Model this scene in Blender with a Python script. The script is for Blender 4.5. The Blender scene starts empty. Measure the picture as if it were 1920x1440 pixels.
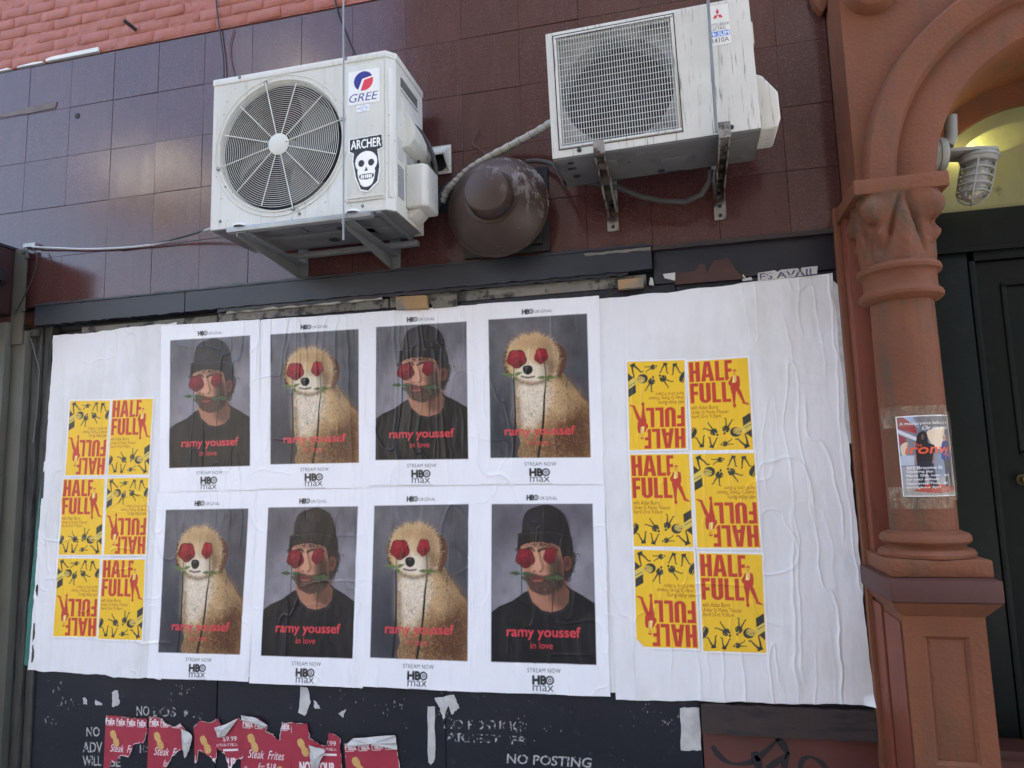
import bpy, bmesh, math, random
import numpy as np
from mathutils import Vector, Matrix

random.seed(7)
rng = np.random.default_rng(7)
scene = bpy.context.scene
COL = scene.collection
R_ = math.radians

# ------------------------------------------------------------------ camera
F_PX, CAM = 1331.0, Vector((0.0, -3.3, 1.6))
_p, _y, _r = R_(7.241), R_(-13.269), R_(-1.596)
FWD = Vector((math.sin(_y) * math.cos(_p), math.cos(_y) * math.cos(_p), math.sin(_p)))
_rt = Vector((math.cos(_y), -math.sin(_y), 0))
_up = _rt.cross(FWD)
RGT = _rt * math.cos(_r) + _up * math.sin(_r)
UPV = -_rt * math.sin(_r) + _up * math.cos(_r)
cam = bpy.data.cameras.new('camera')
cam.sensor_width = 36.0
cam.lens = F_PX / 1920 * 36
cam.clip_start, cam.clip_end = 0.05, 600
camo = bpy.data.objects.new('camera', cam)
COL.objects.link(camo)
M = Matrix((RGT, UPV, -FWD)).transposed().to_4x4()
M.translation = CAM
camo.matrix_world = M
scene.camera = camo

# ------------------------------------------------------------------ light: open shade, the sun stands behind the house
SUN_EL, SUN_AZ = R_(52), R_(20)          # azimuth from +Y (behind the facade) towards +X
sd = Vector((math.sin(SUN_AZ) * math.cos(SUN_EL), math.cos(SUN_AZ) * math.cos(SUN_EL), math.sin(SUN_EL)))
world = bpy.data.worlds.new('World')
scene.world = world
world.use_nodes = True
wn = world.node_tree
bg = wn.nodes['Background']
sky = wn.nodes.new('ShaderNodeTexSky')
sky.sky_type = 'NISHITA'
sky.sun_disc = False
sky.sun_elevation = SUN_EL
sky.sun_rotation = SUN_AZ
sky.air_density, sky.dust_density, sky.ozone_density = 1.0, 5.0, 0.2
wn.links.new(sky.outputs['Color'], bg.inputs['Color'])
bg.inputs['Strength'].default_value = 0.15
sl = bpy.data.lights.new('sun', 'SUN')
sl.energy, sl.angle, sl.color = 3.6, R_(0.5), (1.0, 0.97, 0.91)
so = bpy.data.objects.new('sun', sl)
COL.objects.link(so)
so.location = (0, 0, 30)
so.rotation_euler = (-sd).to_track_quat('-Z', 'Y').to_euler()
vs = scene.view_settings
vs.view_transform, vs.look, vs.gamma, vs.use_curve_mapping = 'Standard', 'None', 1.0, False
vs.exposure = 2.8


def at(px, py, y=0.0):
    """point of the photograph (1920 x 1440) on the vertical plane y"""
    v = RGT * (px - 960) + UPV * (720 - py) + FWD * F_PX
    t = (y - CAM.y) / v.y
    return CAM.x + v.x * t, CAM.z + v.z * t


def P(px, py, y=0.0):
    x, z = at(px, py, y)
    return Vector((x, y, z))


# ------------------------------------------------------------------ scene tree helpers
def tag(o, label=None, cat=None, group=None, kind=None):
    if label: o['label'] = label
    if cat: o['category'] = cat
    if group: o['group'] = group
    if kind: o['kind'] = kind
    return o


def thing(name, loc, label, cat, group=None, rot=None):
    o = bpy.data.objects.new(name, None)
    o.empty_display_size = 0.1
    o.location = loc
    if rot: o.rotation_euler = rot
    COL.objects.link(o)
    return tag(o, label, cat, group)


def origin_of(parent):
    v = Vector((0, 0, 0))
    while parent is not None:
        v += Vector(parent.location)
        parent = parent.parent
    return v


def link_mesh(name, me, material, parent=None):
    o = bpy.data.objects.new(name, me)
    COL.objects.link(o)
    if parent is not None: o.parent = parent
    if material is not None:
        me.materials.clear()
        me.materials.append(material)
    return o


class MB:
    """collects shapes in world coordinates; build() makes one mesh object"""
    def __init__(self):
        self.bm = bmesh.new()

    def box(self, x0, x1, y0, y1, z0, z1):
        bm = self.bm
        v = [bm.verts.new(c) for c in ((x0, y0, z0), (x1, y0, z0), (x1, y1, z0), (x0, y1, z0),
                                       (x0, y0, z1), (x1, y0, z1), (x1, y1, z1), (x0, y1, z1))]
        for f in ((0, 1, 5, 4), (1, 2, 6, 5), (2, 3, 7, 6), (3, 0, 4, 7), (4, 5, 6, 7), (3, 2, 1, 0)):
            bm.faces.new([v[i] for i in f])
        return self

    def hexa(self, a, b):
        """a, b: two loops of the same length joined to a closed prism"""
        bm = self.bm
        n = len(a)
        A = [bm.verts.new(c) for c in a]
        B = [bm.verts.new(c) for c in b]
        bm.faces.new(A[::-1]); bm.faces.new(B)
        for i in range(n):
            j = (i + 1) % n
            bm.faces.new((A[i], A[j], B[j], B[i]))
        return self

    def prism(self, pts_xz, y0, y1):
        return self.hexa([(x, y0, z) for x, z in pts_xz], [(x, y1, z) for x, z in pts_xz])

    def tube(self, pts, r, n=10, caps=True):
        bm = self.bm
        pts = [Vector(p) for p in pts]
        rs = r if hasattr(r, '__len__') else [r] * len(pts)
        t0 = (pts[1] - pts[0]).normalized()
        ref = Vector((0, 0, 1)) if abs(t0.z) < 0.9 else Vector((1, 0, 0))
        nrm = t0.cross(ref).normalized()
        rings = []
        for i, p in enumerate(pts):
            t = (pts[min(i + 1, len(pts) - 1)] - pts[max(i - 1, 0)]).normalized()
            nrm = (nrm - t * nrm.dot(t)).normalized()
            b = t.cross(nrm)
            rings.append([bm.verts.new(p + (nrm * math.cos(2 * math.pi * k / n) + b * math.sin(2 * math.pi * k / n)) * rs[i]) for k in range(n)])
        for a, b in zip(rings, rings[1:]):
            for k in range(n):
                bm.faces.new((a[k], a[(k + 1) % n], b[(k + 1) % n], b[k]))
        if caps:
            bm.faces.new(rings[0][::-1]); bm.faces.new(rings[-1])
        return self

    def ring(self, c, r, w, axis='Y', n=64, m=6):
        """torus"""
        bm = self.bm
        rings = []
        for i in range(n):
            a = 2 * math.pi * i / n
            row = []
            for k in range(m):
                b = 2 * math.pi * k / m
                rr, h = r + w * math.cos(b), w * math.sin(b)
                if axis == 'Y': p = (c[0] + rr * math.cos(a), c[1] + h, c[2] + rr * math.sin(a))
                else: p = (c[0] + rr * math.cos(a), c[1] + rr * math.sin(a), c[2] + h)
                row.append(bm.verts.new(p))
            rings.append(row)
        for i in range(n):
            a, b = rings[i], rings[(i + 1) % n]
            for k in range(m):
                bm.faces.new((a[k], b[k], b[(k + 1) % m], a[(k + 1) % m]))
        return self

    def lathe(self, c, prof, axis='Z', n=48, a0=0.0, a1=2 * math.pi, caps=False):
        """prof: (radius, height) along the axis from c"""
        bm = self.bm
        full = abs(a1 - a0 - 2 * math.pi) < 1e-6
        cnt = n if full else n + 1
        rings = []
        for r, h in prof:
            row = []
            for i in range(cnt):
                a = a0 + (a1 - a0) * i / n
                if axis == 'Z': p = (c[0] + r * math.cos(a), c[1] + r * math.sin(a), c[2] + h)
                elif axis == 'Y': p = (c[0] + r * math.cos(a), c[1] - h, c[2] + r * math.sin(a))
                else: p = (c[0] + h, c[1] + r * math.cos(a), c[2] + r * math.sin(a))
                row.append(bm.verts.new(p))
            rings.append(row)
        for a, b in zip(rings, rings[1:]):
            for i in range(n if full else n):
                j = (i + 1) % cnt
                if not full and i == n: continue
                bm.faces.new((a[i], a[j], b[j], b[i]))
        if caps:
            bm.faces.new(rings[0][::-1]); bm.faces.new(rings[-1])
        return self

    def disc(self, c, r, y, n=24):
        vs_ = [self.bm.verts.new((c[0] + r * math.cos(2 * math.pi * i / n), y, c[1] + r * math.sin(2 * math.pi * i / n))) for i in range(n)]
        self.bm.faces.new(vs_)
        return self

    def build(self, name, material, parent=None, bevel=0.0, smooth=True, origin=None, seg=2, jitter=0.0, angle=35):
        bm = self.bm
        bmesh.ops.remove_doubles(bm, verts=bm.verts, dist=1e-6)
        bmesh.ops.recalc_face_normals(bm, faces=bm.faces)
        if bevel > 0:
            es = [e for e in bm.edges if len(e.link_faces) == 2 and e.calc_face_angle(0) > R_(28)]
            bmesh.ops.bevel(bm, geom=es, offset=bevel, segments=seg, affect='EDGES', profile=0.6, clamp_overlap=True)
        if jitter:
            for v in bm.verts:
                v.co += Vector((random.uniform(-1, 1), random.uniform(-1, 1), random.uniform(-1, 1))) * jitter
        if origin is None:
            origin = origin_of(parent)
            if parent is None:
                xs = [v.co for v in bm.verts]
                origin = Vector((sum(c.x for c in xs) / len(xs), sum(c.y for c in xs) / len(xs), min(c.z for c in xs)))
        bmesh.ops.translate(bm, verts=bm.verts, vec=-Vector(origin))
        me = bpy.data.meshes.new(name)
        bm.to_mesh(me)
        bm.free()
        if smooth:
            for p in me.polygons: p.use_smooth = True
            try: me.set_sharp_from_angle(angle=R_(angle))
            except Exception: pass
        o = link_mesh(name, me, material, parent)
        if parent is None: o.location = origin
        return o


# ------------------------------------------------------------------ materials
def lin(c):
    c = c / 255.0
    return c / 12.92 if c <= 0.04045 else ((c + 0.055) / 1.055) ** 2.4


def rgb(r, g, b, k=1.0):
    return (lin(r) * k, lin(g) * k, lin(b) * k, 1.0)


class NT:
    def __init__(self, name):
        self.m = bpy.data.materials.new(name)
        self.m.use_nodes = True
        self.t = self.m.node_tree
        self.b = self.t.nodes['Principled BSDF']
        self.tc = None

    def n(self, typ, **kw):
        nd = self.t.nodes.new(typ)
        for k, v in kw.items():
            if k in nd.inputs: nd.inputs[k].default_value = v
            else: setattr(nd, k, v)
        return nd

    def l(self, a, b):
        self.t.links.new(a, b)

    def coord(self, scale=(1, 1, 1), rnd=True):
        if self.tc is None:
            self.tc = self.n('ShaderNodeTexCoord')
            oi = self.n('ShaderNodeObjectInfo')
            ml = self.n('ShaderNodeMath', operation='MULTIPLY')
            self.l(oi.outputs['Random'], ml.inputs[0]); ml.inputs[1].default_value = 37.0
            ad = self.n('ShaderNodeVectorMath', operation='ADD')
            self.l(self.tc.outputs['Object'], ad.inputs[0]); self.l(ml.outputs[0], ad.inputs[1])
            self.oi, self.ad = oi, ad
        mp = self.n('ShaderNodeMapping')
        mp.inputs['Scale'].default_value = scale
        self.l((self.ad.outputs[0] if rnd else self.tc.outputs['Object']), mp.inputs['Vector'])
        return mp.outputs[0]

    def noise(self, scale, detail=4, rough=0.55, stretch=(1, 1, 1), rnd=True, dist=0.0):
        nd = self.n('ShaderNodeTexNoise')
        nd.inputs['Scale'].default_value = scale
        nd.inputs['Detail'].default_value = detail
        nd.inputs['Roughness'].default_value = rough
        nd.inputs['Distortion'].default_value = dist
        self.l(self.coord(stretch, rnd), nd.inputs['Vector'])
        return nd.outputs['Fac']

    def ramp(self, fac, lo, hi):
        mr = self.n('ShaderNodeMapRange')
        mr.inputs['From Min'].default_value = lo
        mr.inputs['From Max'].default_value = hi
        self.l(fac, mr.inputs['Value'])
        return mr.outputs['Result']

    def mix(self, fac, a, b):
        mx = self.n('ShaderNodeMix', data_type='RGBA')
        if isinstance(fac, (int, float)): mx.inputs[0].default_value = fac
        else: self.l(fac, mx.inputs[0])
        for s, i in ((a, 6), (b, 7)):
            if isinstance(s, tuple): mx.inputs[i].default_value = s
            else: self.l(s, mx.inputs[i])
        return mx.outputs[2]

    def mul(self, a, b):
        m = self.n('ShaderNodeMath', operation='MULTIPLY')
        for s, i in ((a, 0), (b, 1)):
            if isinstance(s, (int, float)): m.inputs[i].default_value = s
            else: self.l(s, m.inputs[i])
        return m.outputs[0]

    def bump(self, h, strength, dist=0.01, prev=None):
        bp = self.n('ShaderNodeBump')
        bp.inputs['Strength'].default_value = strength
        bp.inputs['Distance'].default_value = dist
        self.l(h, bp.inputs['Height'])
        if prev is not None: self.l(prev, bp.inputs['Normal'])
        return bp.outputs['Normal']

    def out(self, color=None, rough=0.5, normal=None, metallic=0.0, spec=0.5):
        b = self.b
        if isinstance(color, tuple): b.inputs['Base Color'].default_value = color
        elif color is not None: self.l(color, b.inputs['Base Color'])
        if isinstance(rough, (int, float)): b.inputs['Roughness'].default_value = rough
        else: self.l(rough, b.inputs['Roughness'])
        if normal is not None: self.l(normal, b.inputs['Normal'])
        b.inputs['Metallic'].default_value = metallic
        b.inputs['Specular IOR Level'].default_value = spec
        return self.m


def weathered(name, c1, c2, scale=8, rough=0.6, bump=0.2, bscale=60, grime=None, gr=(0.55, 0.75), gscale=6,
              streak=(1, 1, 1), metallic=0.0, spec=0.5, bdist=0.004, speck=None):
    t = NT(name)
    col = t.mix(t.ramp(t.noise(scale, 5), 0.3, 0.7), c1, c2)
    if grime:
        g = t.ramp(t.noise(gscale, 6, 0.6, streak), *gr)
        col = t.mix(g, col, grime)
    if speck:
        col = t.mix(t.ramp(t.noise(speck[1], 2, 0.5), speck[2], speck[3]), col, speck[0])
    nrm = t.bump(t.noise(bscale, 4), bump, bdist)
    rg = t.ramp(t.noise(scale * 1.7, 3), -0.6, 1.6)
    r = t.n('ShaderNodeMapRange')
    r.inputs['To Min'].default_value = max(0.03, rough - 0.12)
    r.inputs['To Max'].default_value = min(1, rough + 0.12)
    t.l(rg, r.inputs['Value'])
    return t.out(col, r.outputs['Result'], nrm, metallic, spec)


# ------------------------------------------------------------------ numpy noise
_TAB = rng.random((512, 512))


def vnoise(x, y, seed=0):
    x = np.asarray(x, float) + seed * 17.31
    y = np.asarray(y, float) + seed * 9.77
    xi, yi = np.floor(x).astype(int), np.floor(y).astype(int)
    fx, fy = x - xi, y - yi
    fx = fx * fx * fx * (fx * (fx * 6 - 15) + 10); fy = fy * fy * fy * (fy * (fy * 6 - 15) + 10)
    a = _TAB[xi % 512, yi % 512]; b = _TAB[(xi + 1) % 512, yi % 512]
    c = _TAB[xi % 512, (yi + 1) % 512]; d = _TAB[(xi + 1) % 512, (yi + 1) % 512]
    return (a * (1 - fx) + b * fx) * (1 - fy) + (c * (1 - fx) + d * fx) * fy


def fbm(x, y, seed=0, o=4):
    s, a, f, t = 0, 1.0, 1.0, 0
    for k in range(o):
        s = s + a * vnoise(x * f, y * f, seed + k * 3); t += a; a *= 0.5; f *= 2.03
    return s / t


def wrinkle(x, z):
    """height in metres of the pasted paper off the boards: long creases, bubbles, small crumples"""
    wx = x + 0.05 * (fbm(x * 3, z * 3, 5, 3) - 0.5) + 0.02 * (fbm(x * 11, z * 9, 6, 3) - 0.5)
    wz = z + 0.10 * (fbm(x * 4, z * 3, 8, 3) - 0.5)
    h = 0.0
    e = 0.002
    for sx, sz, w, amp0, sd_, th in ((5.0, 0.7, 0.0050, 0.0046, 11, .40), (9, 1.3, 0.0042, 0.0036, 12, .44), (15, 2.6, 0.0036, 0.0024, 13, .48), (4.5, 6, 0.0040, 0.0030, 14, .50), (13, 0.9, 0.0036, 0.0032, 15, .46)):
        n = vnoise(wx * sx, wz * sz, sd_)
        gx = (vnoise((wx + e) * sx, wz * sz, sd_) - n) / e
        gz = (vnoise(wx * sx, (wz + e) * sz, sd_) - n) / e
        d = (n - 0.5) / (np.hypot(gx, gz) + 0.25)
        amp = np.clip((fbm(x * 3.1, z * 2.2, sd_ + 20, 2) - th) * 5, 0, 1)
        h = h + amp0 * amp * np.exp(-np.abs(d / w) ** 1.15)
    h = h + 0.0060 * fbm(x * 9, z * 3.2, 40, 3) + 0.0020 * fbm(wx * 38, wz * 14, 41, 4) + 0.002 * vnoise(x * 2.2, z * 1.5, 42)
    return 1.1 * h


# ------------------------------------------------------------------ print shop: flat prints painted into vertex colours
def ink(r, g, b, k=1.12):
    return np.array([lin(r), lin(g), lin(b)]) * k


_FONT = {}


def text_tris(s, bold=0.0, shear=0.0, space=1.0):
    key = (s, bold, shear, space)
    if key not in _FONT:
        cu = bpy.data.curves.new('print', 'FONT')
        cu.body, cu.size, cu.offset, cu.shear, cu.space_character = s, 1.0, bold, shear, space
        cu.resolution_u = 3
        ob = bpy.data.objects.new('print', cu)
        me = bpy.data.meshes.new_from_object(ob)
        me.calc_loop_triangles()
        v = np.zeros(len(me.vertices) * 3); me.vertices.foreach_get('co', v)
        v = v.reshape(-1, 3)[:, :2]
        t = np.zeros(len(me.loop_triangles) * 3, int); me.loop_triangles.foreach_get('vertices', t)
        tr = v[t.reshape(-1, 3)]
        bpy.data.objects.remove(ob); bpy.data.curves.remove(cu); bpy.data.meshes.remove(me)
        lo, hi = tr.reshape(-1, 2).min(0), tr.reshape(-1, 2).max(0)
        _FONT[key] = ((tr - lo) / (hi - lo), (hi - lo))
    return _FONT[key]


def homography(src, dst):
    A = []
    for (x, y), (u, v) in zip(src, dst):
        A.append([x, y, 1, 0, 0, 0, -u * x, -u * y, -u]); A.append([0, 0, 0, x, y, 1, -v * x, -v * y, -v])
    H = np.linalg.svd(np.array(A, float))[2][-1].reshape(3, 3)
    def f(pts):
        p = np.asarray(pts, float).reshape(-1, 2)
        q = np.c_[p, np.ones(len(p))] @ H.T
        return q[:, :2] / q[:, 2:]
    return f


def spline(pts, n=6, closed=True):
    p = np.asarray(pts, float)
    out = []
    N = len(p)
    for i in range(N if closed else N - 1):
        g = lambda k: p[(i + k) % N] if closed else p[min(max(i + k, 0), N - 1)]
        a, b, c, d = g(-1), g(0), g(1), g(2)
        for s in np.arange(n) / n:
            out.append(0.5 * (2 * b + (c - a) * s + (2 * a - 5 * b + 4 * c - d) * s * s + (3 * b - a - 3 * c + d) * s ** 3))
    if not closed: out.append(p[-1])
    return np.array(out)


class Cv:
    def __init__(self, w, h, color):
        self.w, self.h = w, h
        self.img = np.ones((h, w, 3)) * np.asarray(color)
        self.f = lambda p: np.asarray(p, float).reshape(-1, 2)
        yy, xx = np.mgrid[0:h, 0:w]
        self.xx, self.yy = xx + 0.5, yy + 0.5
        self.clip = None

    def poly(self, pts, smooth=False):
        p = self.f(pts)
        if smooth: p = spline(p)
        m = np.zeros((self.h, self.w), bool)
        x0, x1 = int(max(0, p[:, 0].min() - 1)), int(min(self.w, p[:, 0].max() + 2))
        y0, y1 = int(max(0, p[:, 1].min() - 1)), int(min(self.h, p[:, 1].max() + 2))
        if x1 <= x0 or y1 <= y0: return m.astype(float)
        X, Y = self.xx[y0:y1, x0:x1], self.yy[y0:y1, x0:x1]
        s = m[y0:y1, x0:x1]
        for (ax, ay), (bx, by) in zip(p, np.roll(p, -1, 0)):
            if ay == by: continue
            s ^= ((ay > Y) != (by > Y)) & (X < (bx - ax) * (Y - ay) / (by - ay) + ax)
        return m.astype(float)

    def ell(self, cx, cy, rx, ry, ang=0.0, lobes=0, amp=0.0, n=40, ph=0.0):
        a = np.linspace(0, 2 * np.pi, n, endpoint=False)
        k = 1 + amp * np.cos(lobes * a + ph)
        x, y = rx * k * np.cos(a), ry * k * np.sin(a)
        c, s = math.cos(ang), math.sin(ang)
        return self.poly(np.c_[cx + x * c - y * s, cy + x * s + y * c])

    def line(self, pts, w0, w1=None):
        p = self.f(pts)
        w1 = w0 if w1 is None else w1
        m = np.zeros((self.h, self.w))
        n = max(1, len(p) - 1)
        for i, (a, b) in enumerate(zip(p, p[1:])):
            wa, wb = w0 + (w1 - w0) * i / n, w0 + (w1 - w0) * (i + 1) / n
            pad = max(wa, wb) + 2
            x0, x1 = int(max(0, min(a[0], b[0]) - pad)), int(min(self.w, max(a[0], b[0]) + pad))
            y0, y1 = int(max(0, min(a[1], b[1]) - pad)), int(min(self.h, max(a[1], b[1]) + pad))
            if x1 <= x0 or y1 <= y0: continue
            X, Y = self.xx[y0:y1, x0:x1] - a[0], self.yy[y0:y1, x0:x1] - a[1]
            d = b - a
            t = np.clip((X * d[0] + Y * d[1]) / max(1e-9, d @ d), 0, 1)
            dist = np.hypot(X - t * d[0], Y - t * d[1])
            m[y0:y1, x0:x1] = np.maximum(m[y0:y1, x0:x1], np.clip((wa + (wb - wa) * t) / 2 - dist + 0.5, 0, 1))
        return m

    def blur(self, m, r):
        r = int(r)
        if r < 1: return m
        for _ in range(2):
            for ax in (0, 1):
                c = np.cumsum(np.pad(m, [(r + 1, r) if k == ax else (0, 0) for k in range(2)], mode='edge'), axis=ax)
                n = m.shape[ax]
                m = (np.take(c, range(2 * r + 1, 2 * r + 1 + n), ax) - np.take(c, range(0, n), ax)) / (2 * r + 1)
        return m

    def put(self, m, color, a=1.0, blur=0):
        if blur: m = self.blur(m, blur)
        if self.clip is not None: m = m * self.clip
        m = (m * a)[..., None]
        self.img = self.img * (1 - m) + m * np.asarray(color)

    def text(self, s, x0, y0, x1, y1, color, bold=0.0, shear=0.0, a=1.0, raw=False, space=1.0):
        """fits the text into the box; with raw the corners are already canvas pixels"""
        tr, _ = text_tris(s, 0.0, shear, space)
        q = np.empty_like(tr)
        q[..., 0] = x0 + tr[..., 0] * (x1 - x0); q[..., 1] = y1 + tr[..., 1] * (y0 - y1)
        q = (q.reshape(-1, 2) if raw else self.f(q.reshape(-1, 2))).reshape(-1, 3, 2)
        m = np.zeros((self.h, self.w))
        for t in q:
            bx0, bx1 = int(max(0, t[:, 0].min() - 1)), int(min(self.w, t[:, 0].max() + 2))
            by0, by1 = int(max(0, t[:, 1].min() - 1)), int(min(self.h, t[:, 1].max() + 2))
            if bx1 <= bx0 or by1 <= by0: continue
            X, Y = self.xx[by0:by1, bx0:bx1], self.yy[by0:by1, bx0:bx1]
            e = [(t[(i + 1) % 3, 0] - t[i, 0]) * (Y - t[i, 1]) - (t[(i + 1) % 3, 1] - t[i, 1]) * (X - t[i, 0]) for i in range(3)]
            ins = ((e[0] >= 0) & (e[1] >= 0) & (e[2] >= 0)) | ((e[0] <= 0) & (e[1] <= 0) & (e[2] <= 0))
            m[by0:by1, bx0:bx1] = np.maximum(m[by0:by1, bx0:bx1], ins)
        rad = bold * 0.8 * np.ptp(q[..., 1])
        if rad > 0.3:                       # heavier face: grow the strokes
            k = int(math.ceil(rad)); g = m.copy()
            for dy in range(-k, k + 1):
                for dx in range(-k, k + 1):
                    if 0 < math.hypot(dx, dy) <= rad + 0.3: g = np.maximum(g, np.roll(np.roll(m, dy, 0), dx, 1))
            m = g
        self.put(m, color, a)

    def fur(self, m, n, L, ang, spread, k0, k1, w=1):
        """short strokes that lighten or darken what is under them"""
        if self.clip is not None: m = m * self.clip
        ys, xs = np.nonzero(m > 0.5)
        if not len(ys): return
        i = rng.integers(0, len(ys), n)
        x, y = xs[i].astype(float), ys[i].astype(float)
        k = rng.uniform(k0, k1, n)
        a = ang(x, y) + rng.normal(0, spread, n)
        curl = rng.normal(0, 0.12, n)
        for s in range(L):
            xi, yi = np.clip(x.astype(int), 0, self.w - 1), np.clip(y.astype(int), 0, self.h - 1)
            for dx in range(w):
                xj = np.clip(xi + dx, 0, self.w - 1)
                if self.clip is not None: kk = np.where(self.clip[yi, xj] > 0, k, 1.0)
                else: kk = k
                self.img[yi, xj] = self.img[yi, xj] * (1 - 0.45) + 0.45 * self.img[yi, xj] * kk[:, None]
            x += np.cos(a); y += np.sin(a); a += curl

    def down(self, k):
        h, w = self.h // k * k, self.w // k * k
        return self.img[:h, :w].reshape(h // k, k, w // k, k, 3).mean((1, 3))


def hbo_logo(c, x0, y0, x1, y1, col):
    """three heavy letters, the last one a ring with a dot; canvas pixels"""
    w = x1 - x0
    c.text('HB', x0, y0, x0 + w * 0.62, y1, col, bold=0.10, raw=True)
    cx, cy, r = x0 + w * 0.80, (y0 + y1) / 2, (y1 - y0) * 0.56
    f, c.f = c.f, (lambda p: np.asarray(p, float).reshape(-1, 2))
    c.put(c.ell(cx, cy, r, r), col)
    c.put(c.ell(cx, cy, r * 0.62, r * 0.62), ink(228, 228, 232))
    c.put(c.ell(cx, cy, r * 0.40, r * 0.40), col)
    c.put(c.ell(cx, cy, r * 0.17, r * 0.17), ink(228, 228, 232))
    c.f = f


PH = (59, 85, 538, 782)        # photo area in the sheet, in mm; the sheet is 597 x 913


def series_sheet():
    c = Cv(597, 913, ink(233, 233, 236))
    c.img *= (0.97 + 0.06 * fbm(c.xx / 140, c.yy / 260, 77, 3))[..., None]
    return c


def series_frame(c, quad):
    x0, y0, x1, y1 = PH
    c.f = homography(quad, [(x0, y0), (x1, y0), (x1, y1), (x0, y1)])
    clip = np.zeros((c.h, c.w)); clip[y0:y1, x0:x1] = 1
    c.clip = clip


def series_text(c):
    k_ = c.clip[..., None]
    c.img = c.img * (1 - k_) + k_ * (c.img ** 1.12 * .90)
    c.clip = None
    red = ink(205, 62, 72)
    c.text('ramy youssef', 132, 628, 468, 684, red, bold=0.032, raw=True)
    c.text('in love', 242, 692, 342, 721, red, bold=0.02, raw=True)
    k = ink(40, 40, 44)
    hbo_logo(c, 228, 45, 282, 68, k)
    c.text('ORIGINAL', 288, 52, 372, 67, k, raw=True, space=1.15)
    c.text('STREAM NOW', 226, 803, 376, 821, k, bold=0.004, raw=True, space=1.1)
    hbo_logo(c, 250, 835, 346, 870, k)
    c.text('max', 250, 874, 344, 899, k, bold=0.008, raw=True)
    c.img[908:910, 246:356] = ink(120, 120, 124)


def rose(c, cx, cy, r, tone=1.0, side=False):
    dk, md, lt = ink(58, 10, 20), ink(150 * tone, 30, 50), ink(206 * tone, 58, 76)
    sq = 0.78 if side else 1.0
    c.put(c.ell(cx, cy, r * sq, r * 0.95, 0.3, 5, 0.06, 60), dk)
    c.put(c.ell(cx, cy, r * 0.94 * sq, r * 0.88, 0.3, 5, 0.07, 60), md)
    oy = -r * 0.22 if side else -r * 0.04
    for rr, n, sz, ph in ((0.62, 5, 0.46, 0.4), (0.44, 5, 0.38, 1.1), (0.28, 4, 0.28, 0.2), (0.13, 3, 0.18, 1.7)):
        for i in range(n):
            a = ph + 2 * math.pi * i / n + rng.uniform(-.2, .2)
            x, y = cx + r * rr * sq * math.cos(a), cy + oy * (1 - rr) + r * rr * .92 * math.sin(a)
            s1 = r * sz * rng.uniform(.9, 1.1)
            c.put(c.ell(x, y, s1 * sq, s1 * .8, a + 1.57), dk, 0.8, 1)
            c.put(c.ell(x - math.cos(a) * s1 * .12, y - math.sin(a) * s1 * .12, s1 * .92 * sq, s1 * .70, a + 1.57), md * rng.uniform(.75, 1.2), 0.95)
            ph2 = np.linspace(a - 1.0, a + 1.0, 9)
            c.put(c.line(np.c_[x + s1 * .8 * sq * np.cos(ph2), y + s1 * .66 * np.sin(ph2)], 1.0, 2.2), lt, 0.5)
    c.put(c.ell(cx, cy + oy, r * .10, r * .08), dk)
    c.put(c.ell(cx - r * 0.25, cy - r * 0.35, r * 0.4, r * 0.3), lt, 0.3, 9)
    c.put(c.ell(cx + r * 0.3, cy + r * 0.5, r * 0.5, r * 0.35), dk, 0.5, 9)


def leaf(c, x0, y0, x1, y1, w, col):
    d = np.array([x1 - x0, y1 - y0], float); L = np.hypot(*d); n = np.array([-d[1], d[0]]) / L * w
    p = np.array([x0, y0]); q = np.array([x1, y1])
    m = c.poly(np.array([p, p + d * .35 + n, p + d * .7 + n * .7, q, p + d * .7 - n * .6, p + d * .35 - n]), True)
    c.put(m, col)
    c.put(c.line([p, q], 1.5), np.asarray(col) * 1.9, 0.6)


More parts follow.
